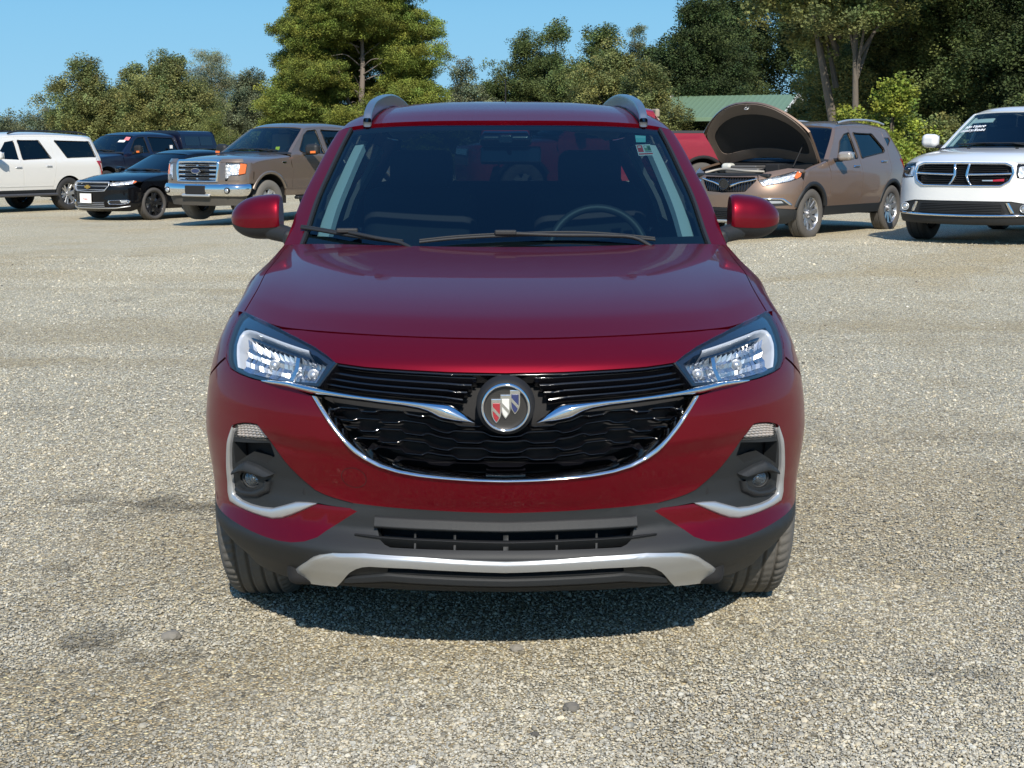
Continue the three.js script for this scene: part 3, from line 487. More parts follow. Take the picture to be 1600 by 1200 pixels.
  // headlamps: dark housing, two fluted reflectors, light pipe, clear lens
  { const r = rng(41), facet = (q, nu, nv, depth, tilt, cols) => { // q: four corners; small mirror facets over a bowl
      const g = [], at = (a, b) => [lerp(lerp(q[0][0], q[1][0], a), lerp(q[3][0], q[2][0], a), b), lerp(lerp(q[0][1], q[1][1], a), lerp(q[3][1], q[2][1], a), b)];
      const pos = [], idx = [];
      for (let j = 0; j < nv; j++) for (let i = 0; i < nu; i++) {
        const t = [((i % 2) - .5) * tilt * 1.3 + (r() - .5) * tilt * .35, ((j % 2) - .5) * tilt * .5 + (r() - .5) * tilt * .25], n = pos.length / 3;
        for (const [x, y] of [[0, 0], [1, 0], [1, 1], [0, 1]]) { const a = (i + x) / nu, b = (j + y) / nv, bowl = depth * (1 - ((a * 2 - 1) ** 2 + (b * 2 - 1) ** 2) * .5); pos.push(...on(RS, ...at(a, b), -.022 - bowl + t[0] * (x - .5) + t[1] * (y - .5))); }
        idx.push(n, n + 2, n + 1, n, n + 3, n + 2);
      }
      g.push(geom(pos, idx)); return join(g);
    };
    const housing = panel(RS, headlamp, { off: -.10, depth: 0, len: .04 }), wall = band(RS, [...headlamp, headlamp[0]], [...headlamp, headlamp[0]].map(([s, y]) => [s, y]), 80, () => -.004, -.10, 1);
    const outer = [[.612, .886], [.398, .864], [.408, .797], [.588, .804]], inner = [[.392, .862], [.306, .850], [.331, .793], [.402, .797]];
    const pipeA = [[.372, .878], [.43, .8875], [.5, .8975], [.582, .907], [.62, .9075], [.645, .902], [.655, .888], [.65, .868], [.63, .84], [.606, .81]], pipeB = [[.372, .868], [.43, .8745], [.5, .8845], [.578, .894], [.61, .8945], [.626, .89], [.633, .88], [.628, .862], [.61, .836], [.588, .808]];
    const pipe = band(RS, pipeA, pipeA.map(([s, y], i) => [lerp(s, pipeB[i][0], .62), lerp(y, pipeB[i][1], .62)]), 70, (v) => -.012 + .008 * Math.sin(v * PI), -.06, 5);
    const shelf = band(RS, [[.372, .866], [.43, .8735], [.5, .8835], [.578, .893], [.61, .8935]], [[.39, .857], [.43, .862], [.5, .872], [.578, .879], [.6, .88]], 30, (v) => -.018 - .03 * v, -.07, 3);
    const div = band(RS, [[.408, .862], [.404, .83], [.412, .798]], [[.397, .86], [.393, .83], [.402, .797]], 10, () => -.014, -.07, 2);
    const bezelIn = [...headlamp.map(([s, y]) => [lerp(.49, s, .93), lerp(.86, y, .88)])];
    const rimG = panel(RS, headlamp, { holes: [[[.655, .91], [.58, .909], [.5, .899], [.42, .886], [.35, .868], [.318, .85], [.338, .80], [.40, .798], [.48, .796], [.55, .80], [.6, .808], [.66, .87]]], off: -.012, depth: .05, len: .03 });
    const bulbs = [[.49, .838], [.362, .826]].map(([s, y]) => on(RS, s, y, -.035));
    for (const s of [1, -1]) {
      const f = s > 0 ? tidy : (g) => flip(tidy(g)), h = part('headlamp', f(join([housing.clone(), wall.clone()])), M.dark, car);
      part('bezel', f(join([rimG.clone(), shelf.clone()])), mat(.012, .013, .015, .2, { clearcoat: 1 }), h);
      part('reflector', f(join([facet(outer, 22, 6, .022, .022), facet(inner, 13, 5, .018, .02), div.clone()])), M.reflector, h);
      part('light_pipe', f(pipe.clone()), M.lightpipe, h);
      for (const b of bulbs) part('bulb', f(join([place(new THREE.SphereGeometry(.012, 14, 10), ...b), new THREE.TorusGeometry(.0135, .003, 6, 20).translate(...b)])), M.satin, h);
      part('lens', f(panel(RS, headlamp, { off: .002, depth: .01, len: .035 })), M.lens, h);
    } }
  // underside, arches, wheels
  part('underbody', [box(1.2, .12, 3.9, 0, .28, -2.15, .03), box(1.3, .5, .06, 0, .62, -1.36, .02), box(1.1, .3, .1, 0, .62, -.22, .02)], M.dark, car);
  for (const z of [WZ, -3.496]) pair('arch_liner', grid((a, b) => { const f = a * PI * 1.06 - .1; return [lerp(.5, .82, b), WY + .43 * Math.sin(f), z + .41 * Math.cos(f)]; }, 20, 1), M.dark, car);
  addWheels(car, { R: .345, W: .225, rimR: .225, x: .870, zf: WZ, zr: -3.496, rim: rimGeometry(.225, .225, 5, { split: true, spread: .22 }), fine: true, tyreMat: mat(.12, .112, .10, .85) });
}
// ---------------------------------------------------------------- the other vehicles of the lot
// Common bodywork. o: name, label, category, at [x, y, z], turn, skin, tops {hood, screen, roof, tail}, paint, arch {zf, zr, y, R}, sill, cuts (door lines), windows, wheels
const ground = (x, z) => .20 * smooth(1.5, 4, x) * smooth(-8, -14, z) - .10 * smooth(-4, -7, x) * smooth(-14, -22, z);
function buildCar(o) {
  const [x, z] = o.at, car = thing(o.name, o.label, o.category, x, ground(x, z) + (o.lift ?? 0), z, o.turn, o.group), S = o.skin, T = o.tops, A = o.arch, L = o.len ?? .12;
  if (o.scale) car.scale.setScalar(o.scale);
  const list = [T.hood, T.screen, T.roof, T.tail, T.deck].filter(Boolean), top = topLine(list), f = curve(top);
  const fx = (l) => l.map(([px, y]) => [S.sx(px, y), y]), fz = (l) => toS(S, l), rxs = (l) => l.map(([px, y]) => [S.rx(px, y), y]);
  const both = (n, g, m, p = car) => pair(n, g, m, p);
  const yb = o.sill, ah = (y) => Math.sqrt(Math.max(0, A.R ** 2 - (y - A.y) ** 2)), ang = Math.asin((yb - A.y) / A.R) * 180 / PI;
  const seamZ = o.seamZ ?? A.zf + A.R * .72, zEnd = o.zEnd ?? -99;
  // wing from the bumper seam over the front wheel to the first door
  const c = o.cuts, seamY = o.seamY ?? A.y + A.R * .75, g = o.gap ?? .006;
  const cut = (i, d = 0) => c[i].map(([zz, y]) => [zz + d, y]);
  const wing = [...fz([...(o.wingFront ?? [[seamZ, seamY], [seamZ + .05, (seamY + f(seamZ)) / 2]]), [o.wingTopZ ?? seamZ + .05, f(o.wingTopZ ?? seamZ + .05) - .002], ...clipLine(top, (o.wingTopZ ?? seamZ + .05) - .02, c[0][c[0].length - 1][0]).map(([a, y]) => [a, y - .002])]),
    ...fz(cut(0, g).reverse().slice(1)), ...fz([[A.zf - ah(yb), yb], ...arc(A.zf, A.y, A.R, 180 - ang, 46, 14).slice(1)])];
  both('wing', panel(S, wing, { len: L }), o.paint);
  // doors, then the rear quarter
  const frames = [];
  for (let i = 0; i < c.length - 1; i++) {
    const holes = (o.windows ?? []).filter((w) => w.door === i).map((w) => loopS(S, w.l));
    const d = both('door', panel(S, flank(S, top, cut(i), cut(i + 1, g)), { holes, len: L }), o.paint);
    if (o.handles) d.forEach((q, k) => { const hz = o.handles[i]; if (!hz) return; const h = tidy(grid((a, b) => on(S, S.sz(hz[0] + .20 * (a - .5), hz[1]), hz[1] + .03 * (b - .5), .004 + .03 * Math.sin(b * PI) * Math.min(1, 6 * a, 6 * (1 - a))), 12, 6)); part('handle', k ? flip(h) : h, o.handleMat ?? o.paint, q); });
  }
  if (!o.noQuarter) {
    const holes = (o.windows ?? []).filter((w) => w.door === 'q').map((w) => loopS(S, w.l));
    const q = flank(S, top, cut(c.length - 1), o.rearLine);
    // notch for the rear wheel along the sill
    const notch = fz(arc(A.zr, A.y, A.R, 180 - ang, ang, 16)), body = q.slice(0), n = cut(c.length - 1).length;
    const rearFoot = fz([[A.zr - ah(yb) - .01, yb]]);
    both('rear_quarter', panel(S, o.quarter ? o.quarter(fz, f, arc, ah) : [...body, ...notch], { holes, len: L }), o.paint);
  }
  for (const w of o.windows ?? []) { both('side_window', panel(S, loopS(S, w.l), { off: -.012, depth: 0, len: .2 }), w.mat ?? M.tint); if (w.trim) both('window_trim', tidy(tube(dense([...w.l, w.l[0]], .12).slice(0, -1).map(([a, y]) => on(S, S.sz(a, y), y, .004)), .008, 60, 5, true)), w.trim); }
  both('sill', panel(S, fz([[A.zf - ah(yb) - .01, yb - .002], [A.zf - ah(yb) - .02, yb - .13], [A.zr + ah(yb) + .02, yb - .13], [A.zr + ah(yb) + .01, yb - .002]]), { len: .3, off: o.sillOff ?? .0, depth: .03 }), o.sillMat ?? o.paint);
  if (T.hood && !o.openBonnet) part('bonnet', sheet(T.hood, -1, 1, o.hood0 ?? .01, .985, 28, 18, 0, .02), o.paint, car);
  if (T.screen) {
    part('windscreen', sheet(T.screen, -.7, .7, .05, .97, 20, 14, -.006, 0), o.screenGlass ?? M.clear, car);
    part('windscreen_border', [sheet(T.screen, -.7, .7, .03, .12, 16, 2, -.014, 0), sheet(T.screen, -.7, .7, .95, .98, 16, 2, -.014, 0)], M.dark, car);
    both('roof_pillar', sheet(T.screen, .69, 1, 0, 1, 5, 12, 0, .03), o.paint);
    part('cowl', sheet(T.screen, -.95, .95, -.02, .06, 14, 2, .003, .04), M.plastic, car);
    for (const s of [-1, 1]) part('wiper', [tube([[s * .05 - .3, .12], [s * .05, .16], [s * .05 + .3, .12]].map(([t, w]) => on(T.screen, t, w, .015)), .009, 12, 5), tube([[s * .05 + .1, .14], [s * .05 + .3, .06]].map(([t, w]) => on(T.screen, t, w, .02)), .011, 8, 5)], M.plastic, car);
  }
  if (T.roof) part('roof', sheet(T.roof, -1, 1, .01, 1, 24, 14, 0, .02), o.paint, car);
  if (T.tail) { part('rear_window', sheet(T.tail, -.78, .78, .06, o.glassEnd ?? .6, 12, 8, -.004, 0), M.tint, car); both('rear_pillar', sheet(T.tail, .76, 1, 0, 1, 4, 10, 0, .02), o.paint); part('tail_panel', sheet(T.tail, -.78, .78, o.glassEnd ?? .6, 1, 12, 6, 0, .02), o.paint, car); }
  if (T.deck) part('boot_lid', sheet(T.deck, -1, 1, 0, 1, 16, 8, 0, .02), o.paint, car);
  if (o.rear) for (const [n, l, m, off] of o.rear) { const p = tidy(panel(S, rxs(l), { len: .15, off: off ?? 0 })); part(n, n === 'tail_lamp' ? p : [p, flip(p)], m, car); if (n === 'tail_lamp') part(n, flip(p), m, car); }
  // mirrors
  if (o.mirror) { const [mx, my, mz, w, h, base, lamp] = o.mirror; for (const s of [1, -1]) { const q = (b) => (s > 0 ? b : flip(tidy(b)));
    const m = part('door_mirror', q(box(w, h, .16, mx + w / 2, my, mz, Math.min(h, w) * .38, [0, .12, .04])), base ?? o.paint, car); part('mirror_arm', q(box(.16, .05, .08, mx - .03, my - h * .42, mz - .01, .02)), M.plastic, m);
    part('mirror_glass', q(box(w * .85, h * .78, .006, mx + w / 2, my, mz - .082, .002, [0, .12, .04])), M.chrome, m); if (lamp) part('mirror_lamp', q(box(w * .4, h * .22, .02, mx + w * .72, my - h * .25, mz + .075, .008, [0, .12, .04])), M.amber, m); } }
  // cabin
  const cab = o.cabin; if (cab) {
    const m = cab.mat ?? M.seat, wd = cab.w ?? .36;
    for (const [k, zz] of cab.rows.entries()) for (const s of [-1, 1]) part('car_seat', [box(.5, .15, .5, s * wd, cab.y + .1, zz + .1, .05), box(.48, .62, .14, s * wd, cab.y + .45, zz - .2, .05, [-.16, 0, 0]), box(.27, .17, .1, s * wd, cab.y + .84, zz - .3, .04)], m, car);
    part('dashboard', box(cab.dw ?? 1.4, .28, .42, 0, cab.dy, cab.dz, .1), M.seat, car);
    const sw = part('steering_wheel', [new THREE.TorusGeometry(.185, .015, 8, 28), box(.3, .05, .03, 0, 0, 0, .01)], M.seat, car); sw.position.set(wd, cab.dy + .06, cab.dz - .36); sw.rotation.x = -.45;
    part('cabin_floor', box(1.5, .05, cab.len, 0, cab.y - .2, cab.mid, .01), M.dark, car);
  }
  part('underbody', box(A.w ?? 1.2, .16, o.length * .9, 0, yb - .04, -o.length / 2, .03), M.dark, car);
  for (const zz of [A.zf, A.zr]) { const l = tidy(grid((a, b) => { const t = a * PI * 1.1 - .16; return [lerp(.45, o.wheels.x - .04, b), A.y + (A.R + .03) * Math.sin(t), zz + (A.R + .02) * Math.cos(t)]; }, 16, 1)), w = tidy(grid((a, b) => { const t = a * PI; return [.46, A.y + (A.R + .03) * b * Math.sin(t), zz + (A.R + .02) * b * Math.cos(t)]; }, 16, 1)); both('arch_liner', [l, w], M.dark); }
  if (o.lip) for (const zz of [A.zf, A.zr]) both('arch_trim', tidy(band(S, fz(arc(zz, A.y, A.R + .055, ang, 180 - ang, 24)), fz(arc(zz, A.y, A.R - .004, ang, 180 - ang, 24)), 30, () => .008, -.03, 2)), o.lip);
  addWheels(car, { ...o.wheels, zf: A.zf, zr: A.zr });
  o.front?.({ car, S, T, fx, fz, both, f, top, A });
  return car;
}
const front = (S, l) => l.map(([x, y]) => [S.sx(x, y), y]);
const mid = (l) => sym(l); // half outline from the centre line outwards and back to it
const glassy = mat(.8, .82, .84, .32, { metalness: .6, flatShading: true });
// a headlamp from its outline in (x, y): dark bowl, bright facets, lens
function headlamp(car, S, l, o = {}) {
  const q = front(S, l), cx = q.reduce((a, p) => a + p[0], 0) / q.length, cy = q.reduce((a, p) => a + p[1], 0) / q.length, r = rng(o.seed ?? 7);
  const bowl = panel(S, q, { off: -.05, depth: 0, len: .05 }), wall = band(S, [...q, q[0]], [...q, q[0]], 40, (v) => -.004 - .045 * v, -.05, 1);
  const fac = panel(S, q.map(([a, y]) => [lerp(cx, a, .86), lerp(cy, y, .82)]), { off: -.03, depth: .01, len: .05, warp: () => (r() - .5) * .016 });
  const [a, b] = pair('headlamp', [bowl, wall], o.back ?? M.satin, car);
  [a, b].forEach((h, i) => { const F = (g) => (i ? flip(tidy(g.clone())) : tidy(g.clone())); part('reflector', F(fac), glassy, h); part('lens', F(panel(S, q, { off: .003, depth: .01, len: .06 })), M.lens, h);
    for (const [ex, ey, er] of o.eyes ?? []) part('projector', F(new THREE.SphereGeometry(er, 16, 10).translate(...on(S, S.sx(ex, ey), ey, -.02))), M.gloss_black, h);
    if (o.amber) part('turn_lamp', F(panel(S, front(S, o.amber), { off: -.004, depth: .02, len: .06 })), M.amber, h); });
}
const textMat = (draw, w, h, o = {}) => { const c = document.createElement('canvas'); c.width = w; c.height = h; draw(c.getContext('2d'), w, h); const t = new THREE.CanvasTexture(c); t.colorSpace = THREE.SRGBColorSpace; t.anisotropy = 8; return new THREE.MeshStandardMaterial({ map: t, roughness: .6, side: THREE.DoubleSide, ...o }); };
const row = 'vehicles parked nose-out along the back of the gravel lot';

// --- tan crossover with its bonnet up
{
  const paintT = paint(.23, .158, .115, { metalness: .5, clearcoat: .7 });
  const S = makeSkin({ zc: [[.18, -.12], [.35, -.01], [.6, 0], [.8, -.05], [.95, -.18], [1.1, -.4]], L: [[.2, .5], [.6, .62], [1, .6]], zr: [[.3, -4.22], [.8, -4.28], [1.05, -4.28], [1.5, -4.06]], Lr: .4, n: 2.5,
    w: [[.2, .80], [.45, .868], [.65, .886], [.85, .876], [1.0, .84], [1.1, .80], [1.5, .615], [1.58, .55]], taper: (y, z) => 1 - .06 * smooth(-3.3, -4.2, z) });
  const tops = {
    hood: makeTop(S.X, [{ z: -.16, y: .945, bow: .5, rise: .03, drop: .06 }, { z: -.6, y: 1.03, bow: .36, rise: .02, drop: .07 }, { z: -1.18, y: 1.08, bow: .2, rise: .02, drop: .05 }]),
    screen: makeTop(S.X, [{ z: -1.16, y: 1.05, bow: .24, rise: .02, drop: .02 }, { z: -1.92, y: 1.56, bow: .08, rise: 0, drop: .05 }], { p: 3.4 }),
    roof: makeTop(S.XC, [{ z: -1.92, y: 1.56, bow: .08, rise: 0, drop: .05 }, { z: -2.3, y: 1.62, bow: .03, rise: 0, drop: .09 }, { z: -3.0, y: 1.645, bow: 0, rise: 0, drop: .11 }, { z: -3.85, y: 1.59, bow: 0, rise: 0, drop: .12 }]),
    tail: makeTop(S.XC, [{ z: -3.85, y: 1.59, bow: 0, rise: 0, drop: .12 }, { z: -4.05, y: 1.3, bow: -.1, rise: 0, drop: .03 }, { z: -4.18, y: 1.04, bow: -.22, rise: 0, drop: .01 }]) };
  buildCar({ name: 'tan_crossover', label: 'tan crossover with its bonnet propped open behind the red car', category: 'car', at: [3.0, -15.93], turn: -.694, lift: .04, skin: S, tops, paint: paintT, sill: .44, length: 4.28, openBonnet: true,
    arch: { zf: -.88, zr: -3.435, y: .345, R: .39 }, seamY: .66, seamZ: -.55, wingFront: [[-.57, .65], [-.61, .80]], wingTopZ: -.68, cuts: [[[-1.36, .44], [-1.42, .9], [-1.40, 1.1]], [[-2.36, .44], [-2.42, .9], [-2.42, 1.5]], [[-2.98, .44], [-3.07, .6], [-3.42, .95], [-3.5, 1.5]]], rearLine: [[-3.92, .46], [-4.05, .8], [-4.05, 1.0], [-3.95, 1.4]],
    windows: [{ door: 0, mat: M.clear, trim: M.plastic, l: [[-1.72, 1.08], [-1.98, 1.34], [-2.2, 1.44], [-2.36, 1.46], [-2.36, 1.10]] }, { door: 1, trim: M.plastic, l: [[-2.5, 1.10], [-2.5, 1.46], [-3.1, 1.45], [-3.34, 1.22], [-3.30, 1.18]] }, { door: 'q', l: [[-3.52, 1.26], [-3.5, 1.4], [-3.7, 1.4], [-3.72, 1.36]] }],
    handles: [[-2.25, .98], [-3.2, 1.04]], handleMat: M.chrome, mirror: [.88, 1.13, -1.62, .2, .13, mat(.42, .37, .32, .25, { metalness: .4, clearcoat: 1 })], lip: M.plastic, sillMat: M.plastic,
    rear: [['tail_lamp', [[.80, .9], [.80, 1.08], [.5, 1.06], [.55, .9]], M.redlens, .012], ['tailgate', [[0, .5], [0, 1.03], [.78, 1.03], [.78, .5]], paintT], ['rear_bumper', [[0, .3], [0, .5], [.8, .5], [.8, .3]], M.plastic]],
    cabin: { rows: [-2.2, -3.0], y: .6, dy: .95, dz: -1.5, len: 2.4, mid: -2.5 }, wheels: { R: .347, W: .22, rimR: .232, x: .875, rim: rimGeometry(.232, .22, 10, { w0: .026, w1: .03, dish: .04 }), rimMat: M.alloy, tyreMat: M.dusty_rubber },
    front({ car, S, T, both, f, A }) {
      const q = [...front(S, [[0, .86], [.41, .87], [.44, .81], [.515, .728], [.78, .792], [.852, .848]]), [S.sz(-.605, .80), .80], [S.sz(-.565, .64), .64], ...toS(S, arc(-.88, .345, .39, 40, 15, 5)), [.8, .42], [S.sx(.62, .44), .44], [S.sx(0, .44), .44]];
      const grille = [[0, .85], [.385, .855], [.42, .80], [.30, .655], [0, .64]];
      part('bumper', panel(S, sym(q), { holes: [sym(front(S, grille))], len: .08 }), paintT, car);
      part('bumper_skirt', panel(S, sym([[0, .435], [S.sx(.62, .435), .435], [.8, .415], ...toS(S, [[-.5, .40], [-.52, .30]]), [.7, .22], [0, .22]]), { len: .1 }), M.plastic, car);
      part('lower_grille', panel(S, sym(front(S, [[0, .42], [.5, .42], [.44, .29], [0, .29]])), { off: .004, len: .1 }), M.dark, car);
      for (let i = 0; i < 5; i++) part('grille_bar', band(S, sym(front(S, [[0, .40 - i * .024], [.48, .40 - i * .024]]).reverse()).reverse(), sym(front(S, [[0, .39 - i * .024], [.48, .39 - i * .024]]).reverse()).reverse(), 20, () => .014, 0, 2), M.plastic, car);
      part('skid_strip', band(S, sym(front(S, [[0, .275], [.55, .275]]).reverse()), sym(front(S, [[0, .235], [.5, .235]]).reverse()), 24, (v) => .012 + .01 * Math.sin(v * PI), 0, 4), M.satin, car);
      part('grille_backing', panel(S, sym(front(S, grille)), { off: -.05, depth: 0, len: .1 }), M.dark, car);
      for (let i = 0; i < 21; i++) { const x = (i - 10) * .039, a = Math.abs(x), y0 = .845, y1 = Math.max(.65, a < .3 ? .655 : .655 + (a - .3) * 1.0); part('grille_bar', band(S, front(S, [[x - .007, y0], [x + .007, y0]]), front(S, [[x - .007, y1], [x + .007, y1]]), 2, () => -.012, -.05, 8), M.black_alloy, car); }
      both('chrome_wing', band(S, front(S, [[.07, .755], [.2, .79], [.42, .835]]), front(S, [[.07, .715], [.2, .765], [.43, .815]]), 20, (v) => .012 * Math.sin(v * PI) + .004, -.02, 4), M.chrome);
      part('badge', [place(new THREE.TorusGeometry(.07, .01, 8, 32), 0, .755, .03), place(cyl(.066, .066, .015, 28, 'z'), 0, .755, .022)], M.gloss_black, car);
      both('lamp_cap', panel(S, front(S, [[.42, .878], [.445, .815], [.60, .855], [.79, .942], [.838, .915], [.835, .955], [.70, .97], [.5, .92]]), { len: .08 }), paintT);
      headlamp(car, S, [[.448, .808], [.60, .848], [.80, .935], [.84, .905], [.848, .855], [.78, .798], [.52, .735]], { amber: [[.80, .93], [.838, .905], [.845, .86], [.825, .83], [.80, .86]], seed: 4 });
      for (const s of [1, -1]) { const F = s > 0 ? (g) => g : (g) => flip(tidy(g)); const fb = part('fog_surround', F(panel(S, front(S, [[.52, .56], [.72, .56], [.80, .48], [.60, .46]]), { off: .006 })), M.plastic, car); part('fog_trim', F(band(S, front(S, [[.52, .575], [.74, .57], [.81, .48]]), front(S, [[.52, .555], [.72, .552], [.79, .475]]), 16, () => .014, 0, 2)), M.chrome, fb); part('fog_lamp', F(panel(S, front(S, [[.60, .535], [.72, .535], [.74, .505], [.62, .50]]), { off: .012 })), M.satin, fb); }
      // engine bay under the raised bonnet
      part('engine_bay', [box(1.34, .04, .95, 0, .55, -.72, .01), box(1.4, .5, .05, 0, .78, -1.2, .01), ...[1, -1].map((s) => box(.05, .36, .66, s * .66, .74, -.88, .01))], M.dark, car);
      both('wing_rail', sheet(T.hood, .80, 1, .03, .98, 5, 14, 0, .03), paintT);
      part('lock_panel', [box(1.15, .05, .14, 0, .872, -.24, .02), box(1.0, .07, .06, 0, .84, -.30, .02)], M.plastic, car);
      part('engine_cover', [box(.55, .1, .42, -.05, .92, -.72, .04), box(.4, .03, .3, -.05, .985, -.72, .015)], mat(.11, .105, .10, .5), car);
      part('battery', box(.22, .19, .18, .42, .93, -.62, .02), M.dark, car); part('air_box', box(.3, .18, .26, .38, .86, -.95, .05), M.plastic, car);
      part('coolant_tank', box(.16, .16, .18, -.46, .95, -.85, .05), mat(.55, .55, .5, .5), car); part('fuse_box', box(.2, .12, .26, -.46, .88, -.5, .03), M.plastic, car);
      part('strut_mount', place(cyl(.09, .1, .08, 18), .53, .9, -.98), M.satin, car); part('strut_mount', place(cyl(.09, .1, .08, 18), -.53, .9, -.98), M.satin, car);
      for (const [i, p] of [[[-.5, .9, -.3], [-.3, .95, -.4], [.1, .93, -.36], [.35, .92, -.45]], [[-.5, .86, -.7], [-.4, .97, -.8], [-.2, .95, -1.0], [.1, .96, -1.05]], [[.2, .9, -.5], [.28, .96, -.7], [.3, .95, -.9]]].entries()) part('hose', tube(p, .018 + i * .004, 20, 7), i ? M.dark : mat(.42, .38, .32, .5, { metalness: .4 }), car);
      // raised bonnet: outer skin, inner frame and dark liner, hinged at the screen
      const piv = new THREE.Group(); piv.name = 'raised_bonnet'; piv.position.set(0, 1.06, -1.22); piv.rotation.x = -.98; car.add(piv);
      const shift = (g) => { g = tidy(g); g.translate(0, -1.06, 1.22); return g; };
      part('bonnet_skin', shift(sheet(T.hood, -.86, .86, .0, .98, 30, 20, 0, .03)), paintT, piv);
      const H = { P: (u, v) => T.hood.P(u, v) };
      part('bonnet_frame', shift(panel(H, Array.from({ length: 40 }, (_, i) => { const a = i / 40 * 2 * PI; return [.84 * Math.sign(Math.cos(a)) * Math.abs(Math.cos(a)) ** .55, .49 + .475 * Math.sign(Math.sin(a)) * Math.abs(Math.sin(a)) ** .55]; }), { holes: [Array.from({ length: 30 }, (_, i) => { const a = i / 30 * 2 * PI; return [.60 * Math.sign(Math.cos(a)) * Math.abs(Math.cos(a)) ** .6, .53 + .30 * Math.sign(Math.sin(a)) * Math.abs(Math.sin(a)) ** .6]; })], off: -.045, depth: -.02, len: .1 })), mat(.13, .10, .08, .45, { clearcoat: .4 }), piv);
      part('bonnet_liner', shift(sheet(T.hood, -.66, .66, .18, .88, 14, 10, -.034, .004)), M.dark, piv);
      part('bonnet_latch', shift(join([new THREE.TorusGeometry(.03, .007, 6, 16).translate(...on(T.hood, 0, .07, -.07))])), M.satin, piv);
      part('bonnet_prop', tube([[.64, .98, -.72], [.64, 1.16, -.88], [.64, 1.33, -1.03]], .010, 8, 6), M.dark, car);
      both('roof_rail', tube([[.56, 1.60, -2.15], [.565, 1.635, -2.4], [.56, 1.655, -3.0], [.545, 1.63, -3.5], [.53, 1.6, -3.75]], .016, 24, 8), M.satin);
    } });
}
